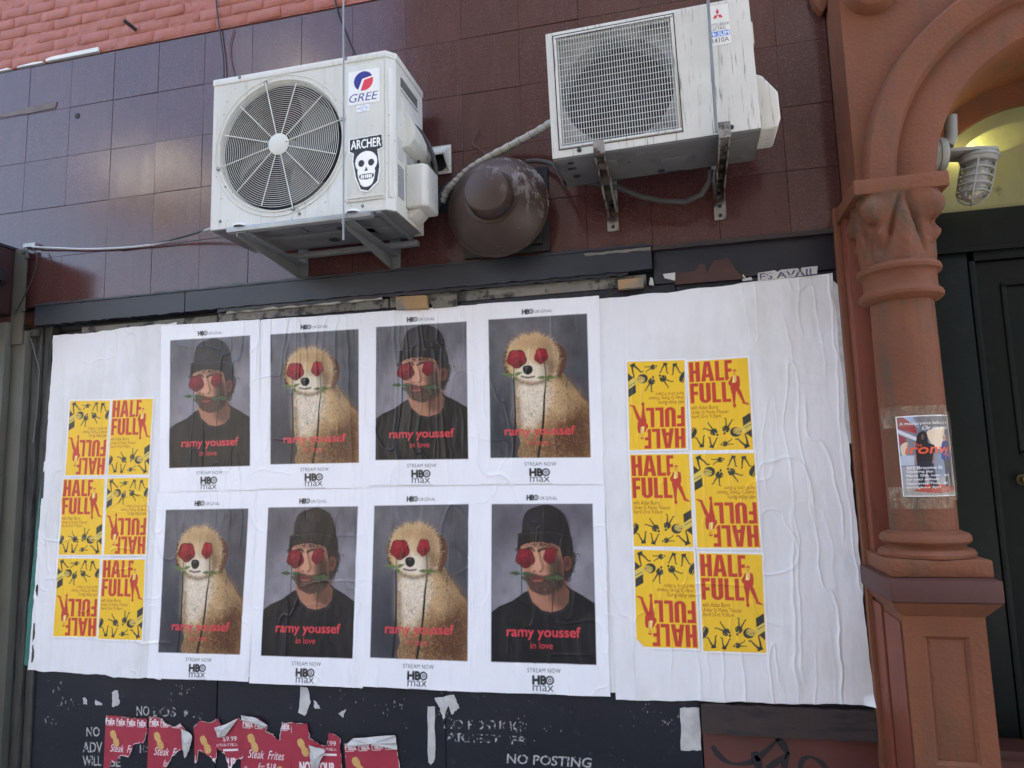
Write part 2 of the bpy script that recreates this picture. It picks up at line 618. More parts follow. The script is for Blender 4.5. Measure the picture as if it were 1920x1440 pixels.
def paint_man():
    c = series_sheet()
    series_frame(c, [(97, 57), (747, 43), (705, 1133), (45, 1107)])
    S = c.xx / 597
    c.put(np.ones((c.h, c.w)), ink(124, 121, 126))
    c.put(c.poly([(50, 500), (300, 300), (760, 200), (740, 800), (50, 850)]), ink(158, 154, 160), 0.75, 70)
    c.put(c.poly([(97, 57), (250, 57), (200, 330), (60, 420)]), ink(74, 72, 80), 0.7, 60)
    c.put(c.poly([(560, 57), (747, 43), (740, 300), (640, 250)]), ink(66, 65, 76), 0.75, 60)
    c.img *= (0.72 + 0.5 * fbm(c.xx / 55, c.yy / 75, 31, 5))[..., None] * c.clip[..., None] + (1 - c.clip[..., None])
    # dark hair behind the ear
    c.put(c.poly([(505, 330), (560, 360), (602, 372), (604, 440), (590, 500), (566, 548), (540, 580), (520, 520)], True), ink(34, 27, 26), 1.0, 1)
    def curls(n, pick, r0, r1, col, al):
        g, c.f = c.f, (lambda p: np.asarray(p, float).reshape(-1, 2))
        for _ in range(n):
            x, y = g([pick()])[0]
            r = rng.uniform(r0, r1); t0 = rng.uniform(0, 6.3); t = np.linspace(t0, t0 + rng.uniform(2.2, 4.4), 9)
            c.put(c.line(np.c_[x + r * np.cos(t), y + r * np.sin(t)], rng.uniform(1.4, 2.8)), col, al)
        c.f = g
    def back():
        s = rng.random(); return (604 - 60 * s ** 2 + rng.normal(0, 7), 385 + 185 * s + rng.normal(0, 6))
    curls(90, back, 4, 9, ink(30, 24, 24), .95); curls(30, back, 3, 7, ink(74, 60, 54), .6)
    # neck, face
    c.put(c.poly([(292, 640), (325, 600), (520, 560), (566, 660), (560, 720), (500, 790), (400, 800), (320, 760)], True), ink(176, 128, 104))
    c.put(c.poly([(430, 660), (530, 560), (575, 690), (520, 770), (440, 720)], True), ink(84, 56, 48), 0.75, 14)
    c.put(c.ell(556, 455, 30, 52, 0.15), ink(118, 72, 62))
    c.put(c.ell(560, 450, 14, 32, 0.15), ink(60, 36, 34), 0.7, 4)
    face = [(266, 345), (300, 318), (480, 318), (524, 400), (528, 560), (482, 640), (400, 674), (330, 642), (292, 565), (272, 480)]
    fm = c.poly(face, True)
    c.put(fm, ink(196, 146, 120))
    c.put(c.poly([(430, 320), (530, 320), (535, 600), (470, 660), (440, 520), (452, 420)]) * fm, ink(84, 54, 46), 0.88, 14)
    c.put(c.ell(330, 360, 60, 22) * fm, ink(214, 168, 140), 0.6, 10)
    c.put(c.ell(420, 480, 30, 42) * fm, ink(206, 150, 122), 0.5, 10)
    c.fur(fm, 2600, 4, lambda x, y: np.full(len(x), 1.2), .8, .86, 1.14)
    c.put(c.poly([(286, 430), (300, 540), (330, 520), (320, 470), (296, 420)], True) * fm, ink(150, 100, 82), .5, 8)
    # beard and moustache
    bd = c.poly([(280, 540), (300, 520), (345, 522), (382, 536), (440, 532), (505, 520), (530, 560), (520, 610), (468, 656), (400, 675), (334, 650), (302, 612)], True)
    c.put(bd, ink(46, 34, 32), 0.92, 3)
    c.put(c.poly([(420, 470), (528, 430), (530, 600), (480, 590)], True), ink(54, 38, 34), 0.6, 10)
    c.fur(c.blur(bd, 3), 2600, 9, lambda x, y: np.full(len(x), 1.4), 0.5, 0.4, 2.6)
    c.put(c.ell(366, 556, 44, 10, -0.05), ink(120, 62, 56))
    c.put(c.ell(364, 571, 36, 10, -0.05), ink(156, 94, 84))
    c.put(c.ell(362, 563, 40, 3), ink(60, 28, 28), 0.8)
    c.put(c.ell(366, 604, 26, 10), ink(120, 84, 72), 0.35, 5)
    c.put(c.poly([(272, 350), (300, 330), (470, 330), (500, 352), (380, 356)], True) * fm, ink(96, 64, 54), .5, 7)
    # nose
    c.put(c.poly([(352, 360), (376, 360), (390, 450), (396, 495), (372, 512), (336, 505), (330, 488), (350, 440)], True), ink(212, 162, 134), 0.75, 4)
    c.put(c.line(spline([(378, 360), (392, 430), (402, 480), (392, 505)], 6, False), 9, 12), ink(112, 72, 60), 0.7, 3)
    c.put(c.ell(346, 508, 10, 5), ink(70, 38, 34), 0.8, 1); c.put(c.ell(384, 510, 9, 5), ink(70, 38, 34), 0.8, 1)
    c.put(c.line(spline([(290, 365), (330, 352), (354, 372)], 6, False), 12, 8), ink(44, 32, 30), 0.9, 1)
    c.put(c.line(spline([(380, 372), (420, 356), (500, 366)], 6, False), 13, 8), ink(38, 28, 28), 0.9, 1)
    # beanie
    bn = c.poly([(246, 345), (250, 300), (258, 258), (278, 250), (288, 170), (320, 100), (385, 68), (450, 54), (510, 76), (556, 120), (580, 190), (590, 262), (598, 290), (600, 376), (560, 372), (470, 322), (360, 312), (276, 336), (262, 372)], True)
    c.put(bn, ink(34, 32, 34))
    c.put(c.poly([(290, 240), (300, 150), (360, 90), (420, 90), (400, 240)], True) * bn, ink(66, 62, 66), 0.5, 18)
    c.put(c.poly([(500, 100), (600, 150), (600, 380), (520, 360)], True) * bn, ink(16, 15, 18), 0.6, 14)
    c.put(c.line(spline([(252, 262), (340, 238), (450, 236), (560, 256), (596, 278)], 8, False), 5), ink(12, 12, 14), 0.85, 1)
    c.put(c.line(spline([(252, 270), (340, 247), (450, 245), (560, 264), (596, 286)], 8, False), 3), ink(84, 80, 84), 0.5, 1)
    c.fur(bn, 5000, 7, lambda x, y: np.full(len(x), 1.57), 0.08, 0.55, 1.75)
    curls(46, lambda: (rng.uniform(300, 470), 322 + rng.normal(0, 8)), 3, 8, ink(28, 22, 22), .9)
    curls(12, lambda: (rng.uniform(232, 268), 362 + rng.normal(0, 7)), 3, 7, ink(28, 22, 22), .95)
    # sweater
    sw = c.poly([(40, 800), (110, 745), (200, 705), (275, 650), (300, 640), (322, 712), (380, 770), (440, 784), (510, 764), (552, 716), (560, 640), (525, 590), (575, 630), (640, 668), (735, 735), (760, 1150), (30, 1150)])
    c.put(sw, ink(26, 26, 30))
    c.put(c.line(spline([(292, 655), (322, 722), (380, 780), (440, 794), (512, 774), (560, 722)], 8, False), 9), ink(52, 51, 56), 0.8, 1)
    for pts, w, k in (([(190, 1100), (215, 1010), (200, 900)], 26, 62), ([(520, 1100), (500, 950), (512, 860)], 20, 56), ([(620, 1120), (590, 980), (640, 820)], 28, 54), ([(120, 1050), (130, 850), (170, 760)], 30, 50), ([(690, 1050), (670, 900), (690, 790)], 22, 56), ([(400, 1110), (380, 1000), (420, 880)], 18, 44)):
        c.put(c.line(spline(pts, 8, False), w * 0.8) * sw, ink(k, k - 2, k + 2), 0.6, 9)
    # roses on stems
    gr, dg = ink(74, 92, 62), ink(30, 34, 30)
    f, H = c.f, c.f
    def st(pts, w0, w1, col): c.put(c.line(spline(pts, 8, False), w0, w1), col)
    st([(265, 480), (262, 560), (256, 700), (250, 880)], 4.5, 3, dg); st([(266, 470), (262, 545)], 5, 4.5, gr)
    st([(463, 455), (465, 600), (450, 720), (436, 856)], 5, 3.5, dg); st([(463, 450), (465, 560), (464, 612)], 5.5, 4.5, gr)
    a = c.f; ident = lambda p: np.asarray(p, float).reshape(-1, 2)
    def Q(x, y): return a([(x, y)])[0]
    c.f = ident
    for (x0, y0, x1, y1, w) in ((258, 525, 186, 522, 9), (266, 528, 330, 520, 9), (262, 540, 300, 585, 7), (464, 552, 410, 556, 10), (466, 545, 534, 560, 11)):
        leaf(c, *Q(x0, y0), *Q(x1, y1), w, gr)
    x, y = Q(292, 420); rose(c, x, y, 46, 0.92)
    x, y = Q(452, 404); rose(c, x, y, 39, 0.92, True)
    series_text(c)
    return c.down(3)


def paint_dog():
    c = series_sheet()
    series_frame(c, [(113, 117), (826, 68), (858, 1138), (132, 1152)])
    c.put(np.ones((c.h, c.w)), ink(96, 96, 102))
    c.put(c.poly([(113, 117), (826, 68), (830, 400), (125, 500)]), ink(124, 121, 124), 0.7, 70)
    c.put(c.poly([(600, 68), (830, 68), (850, 760), (700, 600), (640, 300)]), ink(62, 63, 70), 0.65, 50)
    c.put(c.poly([(125, 700), (330, 600), (360, 1160), (130, 1160)]), ink(46, 50, 60), 0.8, 60)
    c.img *= (0.66 + 0.6 * fbm(c.xx / 55, c.yy / 75, 51, 5))[..., None] * c.clip[..., None] + (1 - c.clip[..., None])
    # body
    bd = c.poly([(330, 560), (318, 700), (312, 800), (330, 930), (352, 1020), (372, 1160), (870, 1160), (858, 790), (800, 690), (740, 620), (690, 560), (640, 490), (560, 440), (420, 500)], True)
    c.put(bd, ink(186, 152, 108))
    c.put(c.poly([(600, 800), (880, 720), (880, 1170), (420, 1170), (520, 1000)]) * bd, ink(104, 66, 42), 0.95, 44)
    c.put(c.poly([(590, 440), (690, 540), (770, 640), (700, 640), (600, 540)]) * bd, ink(46, 34, 28), 0.85, 12)
    c.put(c.poly([(540, 560), (700, 600), (780, 740), (640, 850), (530, 760)], True) * bd, ink(212, 182, 138), 0.7, 26)
    c.put(c.poly([(340, 1000), (520, 940), (500, 1160), (350, 1160)]) * bd, ink(96, 66, 46), 0.6, 24)
    c.put(c.poly([(335, 560), (520, 560), (570, 650), (545, 760), (480, 880), (400, 930), (335, 880), (322, 720)], True) * bd, ink(228, 218, 200), 0.85, 22)
    for k in range(1100):       # curls
        ys, xs = np.nonzero(bd > 0.5); i = rng.integers(len(ys)); x, y = xs[i], ys[i]
        pale = x < 330 and y < 560
        r = rng.uniform(4, 13); t0 = rng.uniform(0, 6.3); t = np.linspace(t0, t0 + rng.uniform(1.2, 2.6), 9)
        g, c.f = c.f, (lambda p: np.asarray(p, float).reshape(-1, 2))
        u = rng.random()
        c.put(c.line(np.c_[x + r * np.cos(t), y + r * np.sin(t)], rng.uniform(1.5, 4.5)) * bd, (ink(238, 226, 206) if u > 0.5 else ink(176, 146, 112)) if pale else (ink(222, 182, 132) if u > 0.5 else ink(70, 46, 32)), 0.30)
        c.f = g
    c.fur(bd, 9000, 9, lambda x, y: 1.2 + 0.9 * np.sin(x / 23.0) * np.cos(y / 31.0), 0.5, 0.45, 1.75)
    def fringe(pts, n, L, cols, out=1.0):
        p = spline(c.f(pts)); q = np.roll(p, -1, 0)
        cen = p.mean(0)
        g, c.f = c.f, (lambda v: np.asarray(v, float).reshape(-1, 2))
        for _ in range(n):
            k = rng.integers(len(p)); o_ = p[k] + (q[k] - p[k]) * rng.random()
            d = (o_ - cen); d /= np.hypot(*d) + 1e-6
            d = d + rng.normal(0, .45, 2); l = L * rng.uniform(.5, 1.2)
            e = o_ + d * l * out; m_ = (o_ + e) / 2 + rng.normal(0, 1.5, 2)
            c.put(c.line([o_ - d * l * .5, m_, e], 2.2, .8), cols[rng.integers(len(cols))], .7)
        c.f = g
    fringe([(330, 560), (318, 700), (312, 800), (330, 930), (352, 1020), (372, 1160)], 160, 8, [ink(190, 160, 120), ink(150, 112, 76), ink(214, 196, 168)])
    fringe([(690, 560), (740, 620), (800, 690), (858, 790), (700, 700)], 120, 8, [ink(70, 48, 36), ink(140, 104, 70)])
    fringe([(338, 575), (500, 572), (550, 650), (530, 760), (470, 900), (395, 920), (345, 850), (332, 720)], 260, 13, [ink(226, 216, 200), ink(206, 186, 156), ink(190, 160, 120), ink(150, 116, 80)])
    # head
    c.put(c.poly([(588, 290), (650, 315), (682, 390), (668, 480), (626, 540), (590, 500), (570, 420)], True), ink(98, 64, 46))
    c.put(c.poly([(600, 340), (650, 380), (630, 460), (600, 480)], True), ink(46, 28, 24), 0.7, 6)
    c.put(c.poly([(268, 320), (236, 350), (222, 430), (240, 510), (262, 520), (290, 440)], True), ink(84, 56, 40))
    hd = c.poly([(246, 405), (262, 318), (318, 256), (400, 226), (486, 226), (562, 264), (612, 336), (622, 430), (600, 515), (530, 566), (440, 588), (366, 580), (306, 548), (258, 490)], True)
    c.put(hd, ink(204, 174, 132))
    c.put(c.poly([(300, 280), (400, 234), (520, 250), (590, 330), (480, 300), (380, 300)], True) * hd, ink(216, 190, 148), 0.7, 14)
    c.put(c.poly([(520, 440), (605, 420), (580, 520), (500, 575), (470, 540)], True) * hd, ink(120, 92, 66), 0.6, 12)
    c.put(c.poly([(385, 440), (440, 430), (540, 470), (520, 560), (450, 588), (370, 578), (310, 530), (320, 478)], True) * hd, ink(230, 220, 202), 0.85, 14)
    c.put(c.ell(405, 395, 20, 60) * hd, ink(226, 204, 166), 0.6, 12)
    c.fur(hd, 4500, 10, lambda x, y: np.arctan2(y - 330, x - 275), 0.4, 0.6, 1.5)
    fringe([(246, 405), (262, 318), (318, 256), (400, 226), (486, 226), (562, 264), (612, 336), (622, 430), (600, 515), (530, 566), (440, 588), (366, 580), (306, 548), (258, 490)], 560, 13, [ink(206, 176, 132), ink(178, 142, 100), ink(226, 206, 172), ink(140, 104, 72)])
    fringe([(385, 440), (440, 430), (540, 470), (520, 560), (450, 588), (370, 578), (310, 530), (320, 478)], 220, 12, [ink(230, 220, 204), ink(206, 184, 150), ink(186, 152, 110)])
    c.fur(c.poly([(588, 290), (650, 315), (682, 390), (668, 480), (626, 540), (590, 500), (570, 420)], True), 1100, 9, lambda x, y: np.full(len(x), 1.3), .3, .5, 1.8)
    c.put(c.line(spline([(340, 578), (440, 598), (540, 566)], 8, False), 12), ink(52, 38, 30), 0.6, 5)
    c.put(c.line(spline([(356, 540), (400, 548), (448, 540)], 6, False), 8), ink(40, 32, 32), 0.85, 1)
    c.put(c.poly([(364, 480), (380, 460), (418, 458), (436, 478), (432, 506), (404, 526), (374, 514)], True), ink(20, 18, 20))
    c.put(c.ell(396, 474, 16, 6), ink(120, 120, 124), 0.5, 2)
    gr, dg = ink(104, 124, 74), ink(28, 26, 26)
    def st(pts, w0, w1, col): c.put(c.line(spline(pts, 8, False), w0, w1), col)
    st([(300, 470), (298, 560), (306, 700), (312, 900), (300, 1150)], 4, 11, dg); st([(300, 465), (299, 545)], 5, 4, gr)
    st([(522, 440), (532, 560), (522, 700), (512, 900), (478, 1150)], 5, 13, dg); st([(522, 435), (532, 560), (527, 650)], 5.5, 4.5, gr)
    a = c.f
    def Q(x, y): return a([(x, y)])[0]
    c.f = lambda p: np.asarray(p, float).reshape(-1, 2)
    for (x0, y0, x1, y1, w) in ((296, 530, 210, 522, 9), (302, 530, 360, 508, 8), (298, 540, 338, 575, 8), (530, 545, 468, 548, 8), (534, 540, 606, 545, 9), (533, 545, 560, 578, 6)):
        leaf(c, *Q(x0, y0), *Q(x1, y1), w, gr)
    # the far side of head and body lies in shade in the printed picture
    c.f = a
    c.put(c.poly([(500, 250), (640, 300), (690, 420), (640, 540), (540, 590), (500, 480)], True) * hd, ink(104, 74, 50), .45, 18)
    c.put(c.poly([(620, 560), (790, 680), (880, 800), (880, 1170), (600, 1170), (700, 850)]) * bd, ink(84, 52, 34), .55, 40)
    c.put(c.poly([(318, 700), (345, 700), (360, 1000), (380, 1170), (330, 1170)]) * bd, ink(110, 80, 54), .5, 8)
    c.put(c.poly([(300, 300), (400, 240), (500, 250), (560, 300), (470, 330), (380, 320)], True) * hd, ink(168, 128, 84), .45, 14)
    c.f = lambda p: np.asarray(p, float).reshape(-1, 2)
    x, y = Q(320, 408); rose(c, x, y, 49, 1.1)
    x, y = Q(497, 386); rose(c, x, y, 41, 1.1, True)
    series_text(c)
    return c.down(3)


def block_letter(c, ch, x0, y0, x1, y1, col, s=0.36):
    """heavy condensed capitals"""
    w, h = x1 - x0, y1 - y0
    def R(a, b, d, e): c.put(c.poly([(x0 + a * w, y0 + b * h), (x0 + d * w, y0 + b * h), (x0 + d * w, y0 + e * h), (x0 + a * w, y0 + e * h)]), col)
    t = 0.16
    if ch == 'H': R(0, 0, s, 1); R(1 - s, 0, 1, 1); R(0, 0.42, 1, 0.58)
    elif ch == 'L': R(0, 0, s * 1.15, 1); R(0, 1 - t, 1, 1)
    elif ch == 'F': R(0, 0, s * 1.15, 1); R(0, 0, 1, t); R(0, 0.42, 0.92, 0.58)
    elif ch == 'E': R(0, 0, s * 1.15, 1); R(0, 0, 1, t); R(0, 0.42, 0.92, 0.58); R(0, 1 - t, 1, 1)
    elif ch == 'U':
        a = np.linspace(0, np.pi, 12)
        o = [(x0, y0), (x0, y0 + .78 * h)] + [(x0 + w / 2 - w / 2 * math.cos(q), y0 + .78 * h + .22 * h * math.sin(q)) for q in a] + [(x1, y0), (x1 - s * w, y0)]
        i = [(x1 - s * w, y0 + .78 * h)] + [(x0 + w / 2 + (.5 - s) * w * math.cos(q), y0 + .76 * h + .10 * h * math.sin(q)) for q in a] + [(x0 + s * w, y0)]
        c.put(c.poly(o + i), col)
    elif ch == 'A':
        c.put(c.poly([(x0, y1), (x0 + .28 * w, y0), (x0 + .72 * w, y0), (x1, y1), (x0 + .66 * w, y1), (x0 + .62 * w, y0 + .80 * h), (x0 + .38 * w, y0 + .80 * h), (x0 + .34 * w, y1)]), col)
        c.put(c.poly([(x0 + .5 * w, y0 + .2 * h), (x0 + .58 * w, y0 + .64 * h), (x0 + .42 * w, y0 + .64 * h)]), ink(234, 190, 46))


def little_man(c, x, y, s, ang, col, legs_only=False):
    ca, sa = math.cos(ang), math.sin(ang)
    def T(pts): return [(x + s * (px * ca - py * sa), y + s * (px * sa + py * ca)) for px, py in pts]
    if not legs_only:
        c.put(c.ell(*T([(0, -.46)])[0], .07 * s, .085 * s), col)
        c.put(c.poly(T([(-.13, -.36), (.13, -.36), (.15, -.05), (.10, .04), (-.10, .04), (-.15, -.05)])), col)
        c.put(c.line(T([(-.13, -.32), (-.20, -.12), (-.10, -.02)]), .07 * s * .5), col)
        c.put(c.line(T([(.13, -.32), (.22, -.16), (.14, -.02)]), .07 * s * .5), col)
        c.put(c.poly(T([(-.03, -.36), (.03, -.36), (0, -.18)])), ink(226, 196, 90))
    else:
        c.put(c.poly(T([(-.14, -.12), (.14, -.12), (.10, .06), (-.10, .06)])), col)
    c.put(c.line(T([(-.06, 0), (-.12, .26), (-.14, .48)]), .095 * s * .5, .055 * s * .5), col)
    c.put(c.line(T([(.05, 0), (.16, .22), (.24, .44)]), .095 * s * .5, .055 * s * .5), col)
    c.put(c.line(T([(-.14, .48), (-.20, .52)]), .06 * s * .5), col)
    c.put(c.line(T([(.24, .44), (.33, .46)]), .06 * s * .5), col)


def paint_flyer():
    """yellow show flyer, 300 x 456 canvas pixels with its white border"""
    k = 1.36
    W, Hh = 384, 600
    c = Cv(W, Hh, ink(232, 232, 233))
    m = 12
    c.f = homography([(930, 160), (1690, 178), (1745, 1355), (985, 1330)], [(m, m), (W - m, m), (W - m, Hh - m), (m, Hh - m)])
    clip = np.zeros((Hh, W)); clip[m:Hh - m, m:W - m] = 1
    c.clip = clip
    yel, red, drk = ink(234, 190, 46), ink(190, 62, 48), ink(52, 54, 50)
    c.put(np.ones((Hh, W)), yel)
    g = c.f
    c.f = lambda p: np.asarray(p, float).reshape(-1, 2) * np.array([(W - 2 * m), (Hh - 2 * m)]) + m
    for ch, a, b in (('H', .02, .20), ('A', .215, .435), ('L', .455, .60), ('E', .615, .735)):
        block_letter(c, ch, a, .012, b, .236, red, 0.40 if ch != 'A' else .36)
    for ch, a, b in (('F', .02, .16), ('U', .175, .365), ('L', .385, .53), ('L', .55, .695)):
        block_letter(c, ch, a, .252, b, .476, red, 0.40)
    tx = ink(150, 58, 34)
    c.text('with Aidan Burns', .02, .502, .47, .548, tx, bold=0.03)
    c.text('Under St Marks Theater', .02, .556, .645, .598, tx, bold=0.03)
    c.text('April 23rd, 9:30pm', .02, .606, .515, .655, tx, bold=0.03)
    c.f = g
    # the red man
    c.put(c.poly([(1478, 395), (1584, 400), (1600, 540), (1570, 600), (1440, 500)], True), yel)
    c.put(c.poly([(1484, 408), (1515, 392), (1545, 392), (1582, 410), (1592, 470), (1590, 545), (1560, 560), (1490, 545), (1452, 510), (1444, 478), (1470, 440)]), red)
    c.put(c.poly([(1505, 396), (1545, 396), (1546, 470), (1530, 486), (1494, 486)]), ink(240, 222, 130))
    c.put(c.line([(1527, 400), (1534, 470)], 3), red)
    c.put(c.ell(*[1523, 352], 22, 30), ink(226, 170, 70)); c.put(c.poly([(1500, 345), (1505, 322), (1530, 316), (1547, 330), (1545, 350), (1536, 336), (1508, 336)], True), red)
    c.put(c.line([(1515, 355), (1520, 355)], 2), red); c.put(c.line([(1530, 355), (1535, 355)], 2), red); c.put(c.line([(1518, 370), (1530, 370)], 2), red)
    c.put(c.poly([(1480, 500), (1560, 520), (1605, 600), (1652, 738), (1625, 750), (1570, 640), (1545, 590), (1538, 640), (1530, 760), (1506, 760), (1492, 640), (1470, 550)]), red)
    c.put(c.poly([(1618, 738), (1650, 742), (1702, 774), (1690, 782), (1630, 766)], True), red)
    c.put(c.ell(1523, 782, 20, 26), red)
    # dark collage along the foot
    c.put(c.poly([(1618, 940), (1716, 884), (1722, 1012), (1626, 1062)]), drk)
    c.put(c.poly([(1655, 1140), (1728, 1092), (1734, 1206)]), drk)
    c.put(c.poly([(1610, 1060), (1720, 990), (1730, 1090), (1640, 1130)]), ink(214, 190, 90))
    c.put(c.line([(1640, 1075), (1722, 1030)], 4), drk)
    c.put(c.ell(1535, 1120, 70, 62, 0.1), drk)
    c.put(c.ell(1560, 1110, 58, 44, 0.15), ink(200, 172, 84))
    for x, y, r in ((1520, 1108, 7), (1535, 1140, 7), (1562, 1122, 6), (1592, 1120, 8)):
        c.put(c.ell(x, y, r * 1.6, r), drk, 0.8, 1)
    c.put(c.poly([(980, 1060), (1002, 1028), (1046, 1060), (1050, 1100), (1020, 1160), (980, 1185)]), drk)
    c.put(c.line([(985, 1100), (1010, 1040)], 3), yel)
    for x, y, s, a, lo in ((1240, 1082, 200, 2.35, False), (1428, 1045, 200, 3.5, False), (1110, 1270, 230, 3.05, True), (1240, 1285, 215, 3.4, True), (1425, 1262, 150, 4.55, False), (1665, 1295, 270, 2.75, True)):
        little_man(c, x, y, s, a, drk, lo)
    return c.down(3)


PEANUT = [(-.5, .02), (-.42, -.16), (-.2, -.2), (.02, -.14), (.22, -.2), (.46, -.12), (.52, .04), (.42, .18), (.2, .2), (0, .14), (-.2, .2), (-.42, .16)]


def paint_menu(kind):
    """dark red bar flyer; 279 x 432 mm at 1 px per mm, white print"""
    c = Cv(279, 432, ink(156, 50, 66))
    c.img *= (0.92 + 0.16 * fbm(c.xx / 60, c.yy / 60, 61 + len(kind), 3))[..., None]
    wh = ink(226, 214, 214)
    def peanut(x, y, s, a):
        ca, sa = math.cos(a), math.sin(a)
        pts = [(x + s * (u * ca - v * sa), y + s * (u * sa + v * ca)) for u, v in PEANUT]
        pm = c.poly(pts, True)
        c.put(pm, ink(196, 158, 96))
        c.fur(pm, 700, 5, lambda q, w: np.full(len(q), a), 0.2, 0.55, 1.6)
    if kind == 'steak':
        for i in range(4):
            x = 6 + i * 68
            c.text('Felix', x, 14, x + 56, 46, wh, bold=0.05)
            c.put(c.poly([(x, 50), (x + 46, 50), (x + 46, 53), (x, 53)]), wh, 0.7)
        peanut(66, 120, 92, 1.05)
        c.text('Steak', 40, 152, 130, 192, wh, shear=0.35, bold=-0.004)
        c.text('Frites', 150, 152, 240, 192, wh, shear=0.35, bold=-0.004)
        c.text('for', 96, 212, 132, 246, wh, shear=0.35)
        c.text('$18', 142, 210, 196, 248, wh, shear=0.2)
        peanut(200, 262, 92, -1.0)
    else:
        c.text('$9.99', 166, 86, 246, 112, wh, bold=0.03)
        c.text('LATE NIGHT SPECIAL', 130, 120, 250, 132, wh, bold=0.02)
        c.put(c.poly([(166, 146), (250, 146), (250, 156), (166, 156)]), wh)
        peanut(66, 120, 92, 1.05)
        c.text('NOT YOUR', 46, 188, 236, 236, wh, bold=0.06)
        c.text('AVERAGE', 46, 244, 236, 292, wh, bold=0.06)
    return c.img


def paint_shop_flyer():
    """small photo flyer taped to the column, 216 x 290 px"""
    c = Cv(324, 435, ink(228, 226, 226))
    c.f = homography([(335, 290), (850, 292), (965, 1195), (392, 1190)], [(0, 0), (324, 0), (324, 435), (0, 435)])
    clip = np.zeros((435, 324)); clip[7:428, 7:317] = 1
    c.clip = clip
    c.put(np.ones((435, 324)), ink(112, 112, 120))
    c.put(c.poly([(330, 280), (480, 290), (520, 480), (360, 420)]), ink(150, 48, 54))
    c.put(c.poly([(390, 290), (520, 290), (540, 430)]), ink(150, 170, 200))
    c.put(c.poly([(350, 420), (520, 520), (520, 560), (350, 460)]), ink(196, 194, 196))
    c.put(c.poly([(360, 480), (430, 520), (440, 640), (370, 640)]), ink(140, 44, 50))
    c.put(c.poly([(480, 300), (850, 300), (870, 520), (600, 560)]), ink(92, 95, 104), 0.9, 5)
    c.put(c.poly([(600, 470), (680, 430), (780, 420), (770, 520), (740, 640), (660, 620)], True), ink(206, 186, 158))
    c.fur(c.poly([(600, 470), (680, 430), (780, 420), (770, 520), (740, 640), (660, 620)]), 400, 6, lambda x, y: x / 30.0, 0.6, 0.6, 1.4)
    c.put(c.poly([(380, 600), (440, 570), (430, 700), (390, 700)], True), ink(206, 186, 158))
    c.put(c.poly([(380, 710), (500, 710), (500, 820), (380, 820)]), ink(170, 176, 188))
    c.put(c.poly([(380, 830), (960, 830), (965, 1200), (392, 1200)]), ink(150, 146, 144))
    c.put(c.poly([(660, 700), (960, 700), (960, 960), (660, 960)]), ink(120, 126, 140))
    c.put(c.poly([(500, 1110), (620, 1040), (800, 1060), (930, 1075), (930, 1120), (760, 1150), (560, 1130)], True), ink(168, 52, 38))
    k = ink(30, 28, 32)
    c.put(c.poly([(515, 520), (540, 465), (580, 460), (605, 500), (615, 580), (670, 610), (672, 700), (650, 800), (530, 800), (510, 700)], True), k)
    c.put(c.poly([(520, 780), (660, 780), (710, 1080), (650, 1090), (600, 860), (590, 1080), (540, 1080)]), ink(36, 38, 50))
    c.put(c.ell(565, 515, 12, 30), ink(110, 70, 60))
    c.put(c.line([(508, 690), (515, 800)], 5), ink(170, 112, 88)); c.put(c.line([(668, 690), (656, 800)], 5), ink(170, 112, 88))
    c.put(c.poly([(750, 580), (800, 565), (850, 590), (880, 760), (760, 770), (740, 690)], True), ink(40, 52, 120))
    c.put(c.ell(778, 530, 24, 34), ink(200, 150, 124)); c.put(c.poly([(755, 510), (780, 490), (805, 515)]), ink(190, 170, 130))
    c.put(c.line([(760, 532), (796, 532)], 3), k)
    c.put(c.poly([(775, 770), (870, 770), (900, 1080), (865, 1080), (830, 880), (835, 1070), (800, 1070), (790, 900)]), ink(44, 46, 58))
    wh, rd = ink(240, 238, 238), ink(214, 84, 50)
    c.text('A masterpiece belongs in a', 372, 355, 862, 395, wh)
    c.text('Or on you.', 560, 402, 828, 452, wh, shear=0.3)
    c.text('The', 486, 580, 560, 616, rd, bold=0.01)
    c.text('ironwi', 420, 600, 880, 694, rd, bold=0.03, shear=0.12)
    c.text('Popup', 770, 694, 872, 730, rd)
    for s, x1, y in (('303 Broome St.', 760, 832), ('Opening day:', 668, 878), ('March 28th, noon - 1pm', 840, 925), ('(or until sellout)', 716, 968), ('Open every Thurs - Sat', 820, 1016), ('throughout April', 742, 1062)):
        c.text(s, 430, y, x1, y + 34, wh, bold=0.008)
    return c.down(2)


def paint_sticker():
    """black and white sticker: lettering over a plain skull"""
    c = Cv(170, 280, ink(236, 236, 232))
    k, w = ink(30, 30, 32), ink(238, 238, 234)
    c.put(c.poly([(6, 10), (160, 4), (166, 66), (140, 76), (150, 160), (140, 230), (95, 272), (60, 262), (36, 200), (22, 120), (26, 80), (6, 70)], False), k)
    c.text('ARCHER', 12, 16, 158, 60, w, bold=0.03)
    c.put(c.ell(86, 130, 54, 54), w)
    c.put(c.poly([(48, 160), (124, 160), (118, 232), (86, 252), (56, 232)], True), w)
    for x in (62, 110): c.put(c.ell(x, 134, 15, 17), k)
    c.put(c.poly([(86, 152), (95, 174), (77, 174)]), k)
    c.put(c.poly([(56, 190), (118, 190), (114, 212), (60, 212)], True), k)
    for i in range(6): c.put(c.poly([(60 + i * 9.4, 192), (67 + i * 9.4, 192), (67 + i * 9.4, 209), (60 + i * 9.4, 209)]), w)
    m = c.poly([(0, 6), (160, 0), (170, 70), (146, 80), (156, 160), (146, 236), (97, 279), (56, 270), (30, 204), (16, 122), (20, 84), (0, 74)])
    return c.img, m


